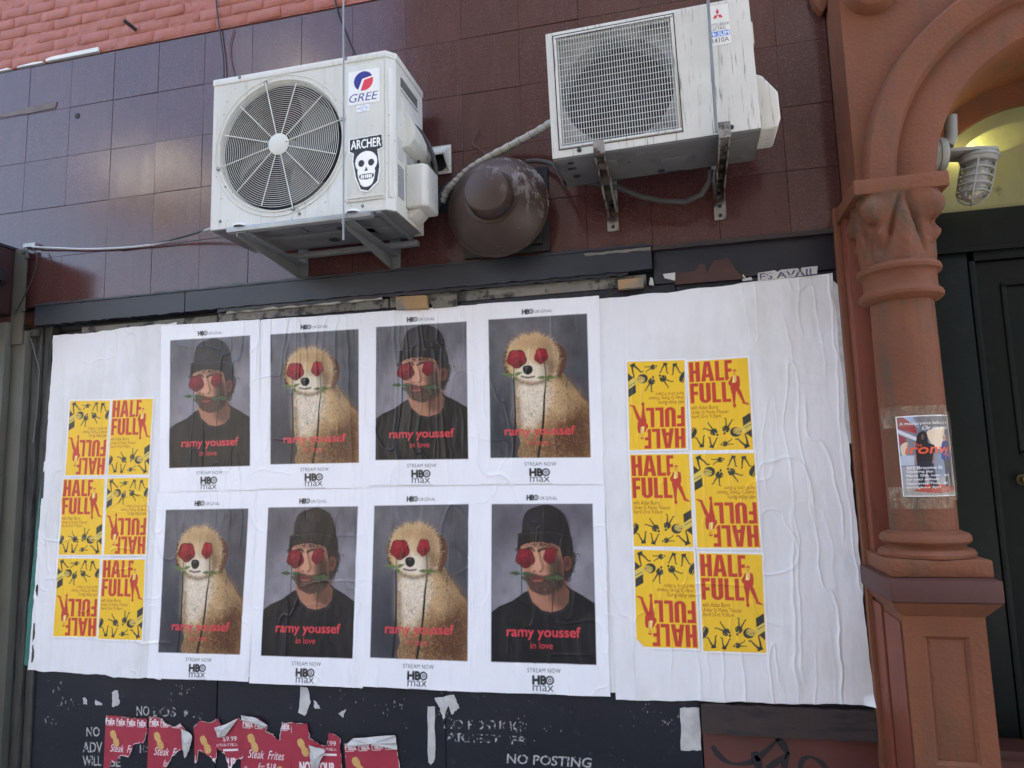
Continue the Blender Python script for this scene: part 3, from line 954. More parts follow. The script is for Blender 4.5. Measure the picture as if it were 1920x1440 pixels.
def paint_round_badge():
    """white sticker: a blue and red disc cut by an arrow, letters under it"""
    c = Cv(190, 190, ink(226, 226, 222))
    bl, rd, w = ink(38, 42, 130), ink(214, 48, 66), ink(232, 232, 230)
    d = c.ell(92, 62, 58, 54)
    c.put(d, bl)
    c.put(d * c.poly([(96, 46), (160, 34), (160, 120), (76, 120)]), rd)
    c.put(d * c.poly([(54, 120), (84, 50), (152, 38), (152, 46), (96, 56), (72, 120)]), w)
    c.text('GREE', 6, 128, 180, 174, bl, bold=0.015, shear=0.25)
    return c.img


def paint_inverter():
    c = Cv(80, 45, ink(230, 232, 236))
    b = ink(70, 100, 160)
    c.text('INVERTER', 5, 14, 75, 28, b, bold=0.02, shear=0.2)
    t = np.linspace(3.3, 5.6, 14); c.put(c.line(np.c_[40 + 22 * np.cos(t), 22 + 17 * np.sin(t)], 2.5), b)
    t = np.linspace(0.2, 2.4, 14); c.put(c.line(np.c_[44 + 22 * np.cos(t), 22 + 17 * np.sin(t)], 2.5), b)
    return c.img


def paint_diamond_badge():
    """three red diamonds and lettering, 120 x 190"""
    c = Cv(180, 285, ink(214, 212, 204))
    rd, k, b = ink(196, 58, 70), ink(50, 50, 56), ink(76, 122, 190)
    cx, cy, s = 90, 70, 44
    for a in (-90, 30, 150):
        ux, uy = math.cos(R_(a)), math.sin(R_(a))
        vx, vy = -uy, ux
        c.put(c.poly([(cx, cy), (cx + s * .52 * ux + s * .30 * vx * 1.0, cy + s * .52 * uy + s * .30 * vy), (cx + s * 1.04 * ux, cy + s * 1.04 * uy), (cx + s * .52 * ux - s * .30 * vx, cy + s * .52 * uy - s * .30 * vy)]), rd)
    c.text('MITSUBISHI', 10, 128, 172, 150, k, bold=0.01)
    c.text('ELECTRIC', 10, 156, 150, 178, k, bold=0.01)
    c.put(c.poly([(10, 186), (172, 186), (172, 222), (10, 222)]), b)
    c.text('Mr.SLIM', 16, 191, 166, 217, ink(226, 228, 230), bold=0.05)
    c.text('R410A', 14, 232, 164, 266, k, bold=0.01)
    return c.img


# ------------------------------------------------------------------ materials used by the scene
def paper_mat(name, rough=0.33, tint=None):
    t = NT(name)
    nrm = t.bump(t.noise(240, 3, 0.5, (1, 1, 0.5), False), 0.12, 0.002)
    nrm = t.bump(t.noise(45, 4, 0.55, (1, 1, 0.35), False), 0.16, 0.006, nrm)
    if tint is None:
        a = t.n('ShaderNodeVertexColor', layer_name='Col')
        col = a.outputs['Color']
    else:
        col = t.mix(t.ramp(t.noise(3, 5, 0.6, (1, 1, .5), False), 0.45, 0.75), tint, (tint[0] * .80, tint[1] * .79, tint[2] * .73, 1))
    return t.out(col, rough, nrm, 0, 0.5)


M_PAPER = paper_mat('printed_paper')
M_BLANK = paper_mat('blank_paper', 0.5, (0.84, 0.84, 0.85, 1))
M_TORNWHITE = weathered('paper_back', (0.62, 0.61, 0.58, 1), (0.45, 0.44, 0.42, 1), 20, 0.8, 0.3, 80)
M_FLECK = weathered('old_glued_paper', (0.34, 0.33, 0.31, 1), (0.16, 0.155, 0.15, 1), 40, 0.8, 0.3, 80)
M_GREENPAPER = weathered('green_paper', (0.04, 0.20, 0.15, 1), (0.03, 0.15, 0.12, 1), 10, 0.6, 0.2, 60)
M_BRICK = weathered('painted_brick', (0.4080, 0.1380, 0.0944, 1), (0.3162, 0.0994, 0.0688, 1), 4, 0.6, 0.55, 90, grime=(0.17, 0.06, 0.05, 1), gr=(0.62, 0.85), gscale=14, bdist=0.006)
M_GREY_BEAM = weathered('beam_paint', (0.0280, 0.0336, 0.0442, 1), (0.0176, 0.0216, 0.0289, 1), 3, 0.42, 0.25, 25, grime=(0.0800, 0.0800, 0.0850, 1), gr=(0.68, 0.8), gscale=9)
M_BLACK = weathered('black_paint', (0.0098, 0.0112, 0.0176, 1), (0.0154, 0.0168, 0.0240, 1), 4, 0.42, 0.45, 40, grime=(0.0385, 0.0385, 0.0448, 1), gr=(0.60, 0.78), gscale=17, speck=((0.30, 0.29, 0.27, 1), 70, 0.745, 0.80), bdist=0.004)
M_OLDWOOD = weathered('peeling_board', (0.22, 0.205, 0.175, 1), (0.12, 0.112, 0.10, 1), 5, 0.7, 0.5, 40, grime=(0.035, 0.034, 0.034, 1), gr=(0.52, 0.60), gscale=11, bdist=0.006)
M_JAMB = weathered('weathered_jamb', (0.0374, 0.0374, 0.0330, 1), (0.0707, 0.0690, 0.0585, 1), 3, 0.65, 0.6, 30, grime=(0.0144, 0.0144, 0.0160, 1), gr=(0.5, 0.62), gscale=6, streak=(5, 5, 0.5), bdist=0.008)
M_POST = weathered('grey_post_paint', (0.0963, 0.0956, 0.0751, 1), (0.0712, 0.0689, 0.0543, 1), 4, 0.55, 0.35, 26, grime=(0.10, 0.065, 0.045, 1), gr=(0.6, 0.72), gscale=7, streak=(4, 4, 0.6))
M_BROWNWOOD = weathered('brown_rail', (0.0467, 0.0298, 0.0255, 1), (0.0298, 0.0221, 0.0204, 1), 5, 0.6, 0.6, 35, grime=(0.0170, 0.0153, 0.0170, 1), gr=(0.52, 0.66), gscale=9, streak=(0.5, 1, 3), bdist=0.006)
M_REDBROWN = weathered('red_brown_paint', (0.125, 0.036, 0.028, 1), (0.10, 0.030, 0.024, 1), 4, 0.5, 0.3, 40)
M_RAWWOOD = weathered('bare_wood', (0.42, 0.26, 0.12, 1), (0.32, 0.21, 0.11, 1), 18, 0.7, 0.4, 60, grime=(0.20, 0.18, 0.15, 1), gr=(0.5, 0.6), gscale=8)
M_STONE = weathered('brownstone_paint', (0.1881, 0.0623, 0.0240, 1), (0.1505, 0.0485, 0.0196, 1), 5, 0.75, 0.5, 60, grime=(0.0950, 0.0522, 0.0281, 1), gr=(0.52, 0.76), gscale=3, streak=(3.0, 3.0, 0.7), bdist=0.008)
M_STONE_SHAFT = weathered('rain_streaked_brownstone_paint', (0.1881, 0.0623, 0.0248, 1), (0.1505, 0.0485, 0.0202, 1), 5, 0.75, 0.5, 60, grime=(0.0950, 0.0522, 0.0281, 1), gr=(0.48, 0.70), gscale=5, streak=(3.0, 3.0, 0.4), bdist=0.008)
M_STONE_SOOT = weathered('sooty_brownstone_paint', (0.1776, 0.0587, 0.0234, 1), (0.1421, 0.0458, 0.0191, 1), 5, 0.75, 0.5, 60, grime=(0.0950, 0.0522, 0.0281, 1), gr=(0.46, 0.66), gscale=9, streak=(2.2, 2.2, 0.7), bdist=0.008)
M_STONE_RED = weathered('red_side_paint', (0.2014, 0.0499, 0.0229, 1), (0.1659, 0.0410, 0.0205, 1), 6, 0.6, 0.4, 50, grime=(0.1020, 0.0280, 0.0210, 1), gr=(0.58, 0.75), gscale=7, streak=(4, 4, 0.5))
M_STONE_DARK = weathered('maroon_band_paint', (0.0800, 0.0243, 0.0180, 1), (0.0672, 0.0218, 0.0168, 1), 6, 0.62, 0.4, 60)
M_GREEN = weathered('dark_green_paint', (0.0069, 0.0119, 0.0097, 1), (0.0053, 0.0092, 0.0076, 1), 5, 0.4, 0.3, 45, grime=(0.0126, 0.0163, 0.0134, 1), gr=(0.55, 0.75), gscale=10, spec=0.2)
M_CREAM = weathered('cream_tympanum_paint', (0.3000, 0.3000, 0.1500, 1), (0.2400, 0.2400, 0.1162, 1), 5, 0.6, 0.3, 40, grime=(0.14, 0.13, 0.07, 1), gr=(0.64, 0.75), gscale=8)
M_CASING = weathered('white_casing', (0.6791, 0.6724, 0.6073, 1), (0.6174, 0.6113, 0.5466, 1), 3, 0.42, 0.05, 40, grime=(0.4410, 0.4200, 0.3300, 1), gr=(0.55, 0.85), gscale=9, streak=(6, 6, 0.35), speck=((0.14, 0.12, 0.10, 1), 60, 0.70, 0.74))
M_CASING_OLD = weathered('old_casing', (0.6402, 0.6179, 0.5449, 1), (0.5432, 0.5228, 0.4589, 1), 5, 0.5, 0.1, 40, grime=(0.10, 0.095, 0.085, 1), gr=(0.575, 0.72), gscale=11, streak=(10, 10, 0.6))
M_PAN = weathered('base_pan', (0.1500, 0.1500, 0.1425, 1), (0.1125, 0.1125, 0.1087, 1), 6, 0.5, 0.3, 14, grime=(0.0600, 0.0600, 0.0600, 1), gr=(0.55, 0.75), gscale=8, bdist=0.01)
M_WIRE = weathered('guard_wire', (0.72, 0.72, 0.66, 1), (0.62, 0.62, 0.57, 1), 10, 0.4, 0.0, 40)
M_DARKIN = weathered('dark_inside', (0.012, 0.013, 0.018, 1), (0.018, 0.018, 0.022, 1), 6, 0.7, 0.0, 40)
M_FAN = weathered('fan_plastic', (0.1440, 0.1440, 0.1380, 1), (0.1200, 0.1200, 0.1140, 1), 6, 0.5, 0.0, 40)
M_SHROUD = weathered('fan_shroud', (0.36, 0.36, 0.33, 1), (0.26, 0.26, 0.24, 1), 6, 0.5, 0.0, 40, grime=(0.08, 0.08, 0.08, 1), gr=(0.5, 0.7), gscale=8)
M_GALV = weathered('galvanised_steel', (0.36, 0.37, 0.36, 1), (0.27, 0.28, 0.275, 1), 9, 0.42, 0.1, 60, metallic=0.6)
M_DGALV = weathered('dull_steel', (0.22, 0.225, 0.22, 1), (0.16, 0.165, 0.16, 1), 9, 0.55, 0.1, 60, metallic=0.3)
M_RUSTY = weathered('rusty_bracket', (0.30, 0.28, 0.24, 1), (0.22, 0.20, 0.17, 1), 9, 0.65, 0.3, 60, grime=(0.045, 0.024, 0.016, 1), gr=(0.46, 0.56), gscale=12)
def hood_mat():
    t = NT('brown_hood_paint')
    col = t.mix(t.ramp(t.noise(5, 5), .3, .7), (0.054, 0.031, 0.022, 1), (0.042, 0.025, 0.018, 1))
    col = t.mix(t.ramp(t.noise(7, 5, .6, (3, 1, .5)), .5, .9), col, (0.045, 0.036, 0.030, 1))
    # scraped bare towards the upper right of the bowl
    sx = t.n('ShaderNodeSeparateXYZ'); t.l(t.tc.outputs['Object'], sx.inputs[0])
    ad = t.n('ShaderNodeMath', operation='ADD'); t.l(sx.outputs['X'], ad.inputs[0]); t.l(sx.outputs['Z'], ad.inputs[1])
    side = t.ramp(ad.outputs[0], 0.28, 0.62)
    sc = t.ramp(t.noise(11, 9, .78, (1.6, 1.6, .8), False), 0.535, 0.56)
    few = t.ramp(t.noise(15, 8, .75, (2.5, 2.5, .7), False), 0.655, 0.675)
    mx = t.n('ShaderNodeMath', operation='MAXIMUM'); t.l(t.mul(t.mul(sc, side), .9), mx.inputs[0]); t.l(t.mul(few, .55), mx.inputs[1])
    col = t.mix(mx.outputs[0], col, (0.38, 0.36, 0.34, 1))
    return t.out(col, .45, t.bump(t.noise(30, 4), .2, .004))


M_HOOD = hood_mat()
M_BLACKPLATE = weathered('black_plate', (0.0084, 0.0078, 0.0078, 1), (0.0132, 0.0120, 0.0120, 1), 6, 0.5, 0.2, 30)
M_WRAP = weathered('pipe_wrap', (0.48, 0.46, 0.40, 1), (0.38, 0.36, 0.31, 1), 12, 0.6, 0.2, 50, grime=(0.12, 0.11, 0.10, 1), gr=(0.6, 0.75), gscale=12)
M_HOSE = weathered('grey_hose', (0.0544, 0.0531, 0.0512, 1), (0.0416, 0.0410, 0.0384, 1), 12, 0.55, 0.1, 50)
M_CABLE = weathered('black_cable', (0.014, 0.014, 0.016, 1), (0.02, 0.02, 0.022, 1), 12, 0.5, 0.0, 50)
M_CABLEW = weathered('white_cable', (0.55, 0.55, 0.55, 1), (0.45, 0.45, 0.45, 1), 12, 0.5, 0.0, 50)
M_REDWIRE = weathered('red_wire', (0.14, 0.05, 0.04, 1), (0.10, 0.05, 0.04, 1), 12, 0.5, 0.0, 50)
M_WHITE = weathered('white_trim', (0.78, 0.78, 0.76, 1), (0.70, 0.70, 0.68, 1), 8, 0.5, 0.1, 50)
M_MAROON = weathered('maroon_box_paint', (0.0400, 0.0160, 0.0160, 1), (0.0304, 0.0144, 0.0152, 1), 3, 0.45, 0.15, 20)
M_LAMP = weathered('grey_lamp_metal', (0.3000, 0.3000, 0.2664, 1), (0.2475, 0.2475, 0.2160, 1), 14, 0.5, 0.15, 60)
M_BRASS = weathered('tarnished_brass', (0.20, 0.16, 0.07, 1), (0.14, 0.11, 0.05, 1), 14, 0.4, 0.1, 60, metallic=0.8)
M_SPRAY = weathered('black_spray', (0.016, 0.015, 0.018, 1), (0.02, 0.02, 0.022, 1), 14, 0.6, 0.0, 60)
M_CONC = weathered('sidewalk_concrete', (0.26, 0.25, 0.24, 1), (0.20, 0.195, 0.19, 1), 2, 0.85, 0.3, 40, grime=(0.10, 0.10, 0.10, 1), gr=(0.6, 0.75), gscale=3)
M_ASPH = weathered('asphalt', (0.05, 0.05, 0.052, 1), (0.038, 0.038, 0.04, 1), 3, 0.85, 0.5, 120)
M_PLASTER = weathered('masonry_core', (0.24, 0.10, 0.075, 1), (0.20, 0.085, 0.065, 1), 3, 0.8, 0.4, 20)
M_OPP1 = weathered('brown_brick_facade', (0.0208, 0.0161, 0.0136, 1), (0.0160, 0.0128, 0.0109, 1), 1, 0.8, 0.3, 8)
M_OPP2 = weathered('pale_facade', (0.40, 0.34, 0.26, 1), (0.34, 0.29, 0.22, 1), 1, 0.8, 0.3, 8)
M_GLASSDK = weathered('window_glass', (0.02, 0.025, 0.03, 1), (0.025, 0.03, 0.035, 1), 1, 0.08, 0.0, 8)


def tile_mat():
    t = NT('polished_granite')
    oi_h = None
    base = t.mix(t.ramp(t.noise(5, 4), 0.3, 0.7), (0.070, 0.0235, 0.0200, 1), (0.090, 0.0310, 0.0265, 1))
    rnd = t.oi.outputs['Random']
    base = t.mix(rnd, base, t.mix(0.42, base, (0.058, 0.022, 0.020, 1)))
    base = t.mix(t.ramp(t.noise(170, 3, 0.7), 0.57, 0.74), base, (0.24, 0.14, 0.125, 1))
    base = t.mix(t.ramp(t.noise(190, 2, 0.6), 0.62, 0.70), base, (0.020, 0.010, 0.010, 1))
    # dust that rain has streaked down the face
    dirt = t.ramp(t.noise(7, 5, 0.6, (3, 1, 0.5)), 0.45, 0.9)
    base = t.mix(t.mul(dirt, 0.11), base, (0.22, 0.16, 0.15, 1))
    r = t.n('ShaderNodeMapRange')
    r.inputs['To Min'].default_value, r.inputs['To Max'].default_value = 0.09, 0.22
    t.l(t.noise(6, 4, 0.6, (2, 1, 0.6)), r.inputs['Value'])
    return t.out(base, r.outputs['Result'], t.bump(t.noise(220, 2), 0.03, 0.001), 0, 0.62)


M_TILE = tile_mat()


def glass_mat():
    t = NT('frosted_lamp_glass')
    m = t.out((0.50, 0.50, 0.46, 1), 0.25, None, 0, 0.5)
    t.b.inputs['Transmission Weight'].default_value = 0.55
    t.b.inputs['Alpha'].default_value = 0.8
    return m


M_LGLASS = glass_mat()


def tape_mat():
    t = NT('clear_tape')
    a = t.ramp(t.noise(38, 3, 0.6, (1, 1, .5), False), 0.35, 0.75)
    nrm = t.bump(t.noise(60, 3, 0.6, (1.5, 1, .5), False), 0.9, 0.008)
    m = t.out((0.52, 0.42, 0.28, 1), 0.12, nrm, 0, 1.0)
    mm = t.n('ShaderNodeMapRange')
    mm.inputs['To Min'].default_value, mm.inputs['To Max'].default_value = 0.05, 0.42
    t.l(a, mm.inputs['Value']); t.l(mm.outputs['Result'], t.b.inputs['Alpha'])
    return m


M_TAPE = tape_mat()


def stencil_mat(name, c, lo, hi, sc=55):
    t = NT(name)
    m = t.out(c, 0.6)
    t.l(t.ramp(t.noise(sc, 5, 0.65, (1, 1, 1), False), lo, hi), t.b.inputs['Alpha'])
    return m


M_STENCIL = stencil_mat('stencil_paint', (0.42, 0.42, 0.41, 1), 0.36, 0.50)
M_FADED = stencil_mat('faded_stencil_paint', (0.36, 0.36, 0.35, 1), 0.49, 0.56, 34)
M_LAMPON = bpy.data.materials.new('lit_lamp')
M_LAMPON.use_nodes = True
_b = M_LAMPON.node_tree.nodes['Principled BSDF']
_b.inputs['Emission Color'].default_value = (1.0, 0.86, 0.36, 1)
_b.inputs['Emission Strength'].default_value = 12.0

# ------------------------------------------------------------------ ground
def ground(name, x0, x1, y0, y1, z0, z1, m):
    o = MB().box(x0, x1, y0, y1, z0, z1).build(name, m, smooth=False)
    return tag(o, kind='structure')


ground('ground', -250, 250, -250, 250, -1.2, -0.30, M_ASPH)
ground('road', -120, 120, -12.2, -4.0, -0.29, -0.15, M_ASPH)
ground('sidewalk', -120, 120, -3.85, 0.02, -0.28, 0.0, M_CONC)
ground('kerb', -120, 120, -4.0, -3.852, -0.28, 0.004, M_CONC)
ground('far_sidewalk', -120, 120, -15.0, -12.2, -0.28, 0.0, M_CONC)


# ------------------------------------------------------------------ houses across the street (they shade, bounce and mirror in the tiles)
def far_house(x0, x1, h, m, label, rows, cols, y=-15.0):
    t = thing('row_house', ((x0 + x1) / 2, y - 4, 0), label, 'building', 'houses across the street')
    MB().box(x0, x1, y - 8, y, -0.25, h).build('wall', m, t, smooth=False)
    MB().box(x0 - .1, x1 + .1, y - 8.1, y + .35, h - .5, h + .1).build('cornice', M_OPP2, t, smooth=False)
    dx, dz = (x1 - x0) / cols, (h - 1.5) / rows
    proto = None
    for i in range(cols):
        for j in range(rows):
            cx, z = x0 + (i + .5) * dx, 1.0 + j * dz
            if proto is None:
                proto = MB().box(-.5, .5, -.02, .03, 0, 1.7).build('window', M_GLASSDK, t, smooth=False, origin=Vector((0, 0, 0)))
                w = proto
            else:
                w = proto.copy(); COL.objects.link(w); w.parent = t
            w.location = Vector((cx, y, z)) - Vector(t.location)
    return t


far_house(-7.6, 2.4, 22.0, M_OPP1, 'tall brown brick house straight across the street', 5, 5)
far_house(2.5, 16.0, 23.0, M_OPP1, 'broad brown brick house across the street on the right', 4, 6)
far_house(-17.0, -7.8, 6.2, M_OPP2, 'low pale house across the street on the left', 2, 4)
far_house(-32.0, -17.2, 6.8, M_OPP1, 'low brown house far left across the street', 2, 6)
def added_tank(x, y, r, z0, z1, roof, label):  # unseen sunlit tanks, added to mirror as bright patches in the tiles
    t = thing('added_tank', (x, y, roof), label, 'added tank', 'added tanks across the street')
    MB().lathe((x, y, z0), [(r, 0), (r, z1 - z0)], 'Z', 28, caps=True).build('tank', M_WHITE, t)
    MB().lathe((x, y, z1), [(r * 1.06, 0), (.05, r * .45)], 'Z', 28).build('tank_roof', M_OPP1, t)
    for k in range(4):
        q = math.pi / 2 * k + .5
        MB().tube([(x + r * .8 * math.cos(q), y + r * .8 * math.sin(q), roof), (x + r * .8 * math.cos(q), y + r * .8 * math.sin(q), z0)], .12, 8).build('leg', M_DGALV, t)
    return t


added_tank(-17.2, -17.5, 2.3, 11.1, 12.5, 6.2, 'white tank added across the street to mirror in the tiles')
added_tank(-12.2, -17.5, 1.3, 14.3, 15.8, 6.2, 'taller white tank added across the street to mirror in the tiles')
added_tank(-9.0, -18.0, 0.8, 10.0, 11.0, 6.2, 'small white tank added across the street to mirror in the tiles')

# ------------------------------------------------------------------ the shop house: masonry, bricks, granite tiles
shop = thing('shop_building', (-4.0, 0.1, 0), 'shop house front clad in polished dark red granite tiles under painted brick', 'building')
MB().box(-9.0, 0.70, 0.09, 7.5, 0.0, 12.5).build('wall', M_PLASTER, shop, smooth=False)
MB().box(-9.0, 0.735, 0.0035, 0.088, 4.176, 12.5).build('mortar', M_BRICK, shop, smooth=False)
TW = 0.3067
gx0, gz0 = -3.7605 - 18 * TW, 2.9345
MB().box(-9.0, 0.752, 0.006, 0.088, 2.645, 4.168).build('grout', M_MAROON, shop, smooth=False)


def tile_mesh(w, h, name):
    g = 0.0007
    mb = MB().box(g, w - g, 0.0, 0.03, g, h - g)
    bm = mb.bm
    es = [e for e in bm.edges if all(v.co.y < 0.01 for v in e.verts)]
    bmesh.ops.bevel(bm, geom=es, offset=0.0010, segments=1, affect='EDGES')
    me = bpy.data.meshes.new(name)
    bmesh.ops.recalc_face_normals(bm, faces=bm.faces)
    bm.to_mesh(me); bm.free()
    me.materials.append(M_TILE)
    return me


tcache = {}
so_ = Vector(shop.location)
rows_z = [(2.645, 2.9345)] + [(2.9345 + k * TW, 2.9345 + (k + 1) * TW) for k in range(4)]
cols_x = [gx0 + k * TW for k in range(40)]
rr = random.Random(11)
for z0, z1 in rows_z:
    for x0 in cols_x:
        x1 = x0 + TW
        if x0 > 0.70 or x1 < -5.3: continue
        x1 = min(x1, 0.753)
        key = (round(x1 - x0, 3), round(z1 - z0, 3))
        if key not in tcache: tcache[key] = tile_mesh(x1 - x0, z1 - z0, 'tile')
        o = bpy.data.objects.new('tile', tcache[key])
        COL.objects.link(o); o.parent = shop
        o.location = Vector((x0, rr.uniform(0, 0.0016), z0)) - so_
        o.rotation_euler = (rr.gauss(0, 0.0035), 0, rr.gauss(0, 0.0045))
# painted bricks above the tiles
bz0, BH, BL = 4.179, 0.0685, 0.206
bcache = []
for k in range(5):
    mb = MB(); mb.box(0.0015, BL - 0.002, 0.0, 0.06, 0.001, BH - 0.0015)
    bm = mb.bm
    bmesh.ops.subdivide_edges(bm, edges=[e for e in bm.edges if abs(e.verts[0].co.x - e.verts[1].co.x) > .1], cuts=3)
    bmesh.ops.bevel(bm, geom=list(bm.edges), offset=0.0045, segments=1, affect='EDGES', clamp_overlap=True)
    for v in bm.verts:
        v.co += Vector((rr.uniform(-1, 1) * .002, rr.uniform(-1, 1) * .0022, rr.uniform(-1, 1) * .0016))
    bmesh.ops.recalc_face_normals(bm, faces=bm.faces)
    me = bpy.data.meshes.new('brick'); bm.to_mesh(me); bm.free(); me.materials.append(M_BRICK)
    for p in me.polygons: p.use_smooth = True
    bcache.append(me)
nb = 0
for r in range(13):
    z = bz0 + r * BH
    for k in range(-28, -6):
        x = k * BL + (0.103 if r % 2 else 0) + rr.uniform(-.006, .006)
        if x < -4.75 - r * .06 or x > -1.75 or nb >= 296: continue
        o = bpy.data.objects.new('brick', bcache[rr.randrange(5)])
        COL.objects.link(o); o.parent = shop
        o.location = Vector((x, rr.uniform(-.0015, .0025), z + rr.uniform(-.002, .002))) - so_
        o.rotation_euler = (rr.gauss(0, .01), rr.gauss(0, .006), rr.gauss(0, .012))
        nb += 1
# white strip under the bricks, broken at its left end
mb = MB().prism([(-3.64, 4.1755), (-3.262, 4.176), (-3.262, 4.202), (-3.30, 4.202), (-3.60, 4.198), (-3.64, 4.19)], -0.012, 0.01)
mb.prism([(-3.86, 4.172), (-3.66, 4.173), (-3.67, 4.183), (-3.75, 4.186), (-3.85, 4.180)], -0.010, 0.01)
mb.prism([(-4.10, 4.171), (-3.90, 4.171), (-3.93, 4.182), (-4.02, 4.178)], -0.010, 0.01)
mb.build('white_strip', M_WHITE, shop, smooth=False)
# old mortar scar on the tiles, drilled hole, peg in the bricks
pts = [at(x, y) for x, y in ((0, 216), (40, 206), (70, 197), (107, 191), (104, 203), (60, 212), (0, 222))]
MB().prism(pts, -0.004, 0.004).build('mortar_scar', weathered('mortar_scar', (0.20, 0.17, 0.16, 1), (0.13, 0.11, 0.11, 1), 20, 0.8, 0.6, 60), shop, jitter=0.0008, smooth=False)
hx, hz = at(145, 217)
MB().lathe((hx, -0.0015, hz), [(0.0001, 0.001), (0.016, 0.001), (0.018, -0.004)], 'Y', 16).build('drilled_hole', M_DARKIN, shop)
hx, hz = at(252, 53)
MB().tube([(hx + .012, 0.0, hz - .012), (hx - .012, -0.07, hz + .008)], 0.011, 8).build('iron_peg', M_CABLE, shop)

# ------------------------------------------------------------------ hoarding: beam, boards, jambs, stencils
ho = thing('hoarding', (-1.6, 0.02, 0), 'black painted plywood hoarding closing the shop front below the granite', 'hoarding')


def rag(x0, x1, z0, z1, amp_t=0.0, amp_b=0.0, n=24, seed=0):
    """outline with uneven top and bottom edge"""
    q = random.Random(seed)
    top = [(x0 + (x1 - x0) * i / n, z1 + q.uniform(-amp_t, amp_t)) for i in range(n + 1)]
    bot = [(x0 + (x1 - x0) * i / n, z0 + q.uniform(-amp_b, amp_b)) for i in range(n + 1)]
    return bot + top[::-1]


MB().box(-3.50, -2.372, 0.020, 0.07, 0.0, 2.46).build('board', M_BLACK, ho, bevel=.002)
MB().box(-2.366, -1.15, 0.022, 0.07, 0.0, 2.46).build('board', M_BLACK, ho, bevel=.002)
MB().box(-1.146, 0.012, 0.020, 0.07, 0.0, 2.46).build('board', M_BLACK, ho, bevel=.002)
MB().box(0.018, 0.722, 0.023, 0.07, 0.0, 0.478).build('lower_panel', M_REDBROWN, ho, bevel=.002)
MB().box(0.018, 0.722, 0.021, 0.07, 0.60, 2.46).build('board', M_BLACK, ho, bevel=.002)
mb = MB().prism(rag(0.016, 0.724, 0.480, 0.598, .003, .004, 30, 3), -0.012, 0.069)
mb.build('rail', M_BROWNWOOD, ho, smooth=False)
MB().box(-3.50, 0.722, 0.071, 0.088, 0, 2.64).build('backing', M_BLACK, ho, smooth=False)
# wood batten under the beam with peeling paint
for x0, x1, z0, z1 in ((-3.30, -2.42, 2.462, 2.502), (-2.41, -1.42, 2.462, 2.510), (-1.41, -0.12, 2.462, 2.516)):
    MB().box(x0, x1, 0.012, 0.069, z0, z1).build('batten', M_OLDWOOD, ho, bevel=.002)
MB().box(-3.50, -0.13, 0.055, 0.07, 2.50, 2.53).build('gap_board', M_DARKIN, ho, smooth=False)
# dark steel beam with a split, ragged skin
ba = [(-3.62, 2.527), (-2.64, 2.523)]
for x0, x1, za, zb, sd_ in ((-3.60, -2.600, 2.528, 2.640, 1), (-2.594, -0.088, 2.530, 2.641, 2)):
    mb = MB().prism(rag(x0, x1, za, zb, .003, .0035, 60, sd_), -0.022, 0.05)
    mb.build('beam', M_GREY_BEAM, ho, smooth=False)
MB().prism(rag(-3.60, -0.10, 2.641, 2.652, .004, .0015, 80, 5), -0.028, 0.005).build('flashing', M_GREY_BEAM, ho, smooth=False)
MB().prism(rag(-0.40, -0.09, 2.620, 2.633, .003, .003, 14, 6), -0.026, -0.0225).build('flashing', M_OLDWOOD, ho, smooth=False)
MB().prism(rag(-2.35, -1.45, 2.505, 2.522, .002, .003, 20, 8), -0.004, 0.010).build('painted_light_strip', M_WRAP, ho, smooth=False)  # pale strip stands in for light shining under the beam
MB().prism(rag(-2.40, -0.20, 2.512, 2.529, .001, .006, 60, 9), -0.012, -0.005).build('torn_tar_strip', M_BLACK, ho, smooth=False)
# header panel at the right
MB().box(-0.082, 0.722, 0.010, 0.069, 2.463, 2.632).build('header_panel', M_BLACK, ho, bevel=.003)
MB().box(-0.085, 0.735, -0.010, 0.009, 2.622, 2.644).build('drip_edge', M_BROWNWOOD, ho, smooth=False)
MB().prism([at(x, y) for x, y in ((1265, 533), (1268, 511), (1302, 508), (1312, 494), (1322, 495), (1326, 512), (1338, 488), (1350, 486), (1356, 484), (1366, 483), (1376, 500), (1388, 514), (1398, 522))], 0.004, 0.0099).build('bare_patch', weathered('bare_patch', (0.075, 0.036, 0.03, 1), (0.06, 0.03, 0.026, 1), 8, 0.8, 0.4, 60), ho, smooth=False)
for name, pts in (('wood_block', ((745, 558), (802, 555), (804, 580), (746, 582))), ('wood_block', ((1159, 527), (1206, 522), (1207, 540), (1160, 544)))):
    MB().prism([at(x, y) for x, y in pts], -0.022, 0.011).build(name, M_RAWWOOD, ho, bevel=.002)
for pts, m in ((((805, 560), (856, 553), (857, 574), (812, 578)), M_OLDWOOD), (((1243, 514), (1266, 511), (1266, 526), (1246, 521)), M_TORNWHITE), (((1224, 522), (1219, 520), (1217, 534), (1226, 535)), M_TORNWHITE)):
    MB().prism([at(x, y) for x, y in pts], -0.002, 0.011).build('torn_scrap', m, ho, smooth=False)
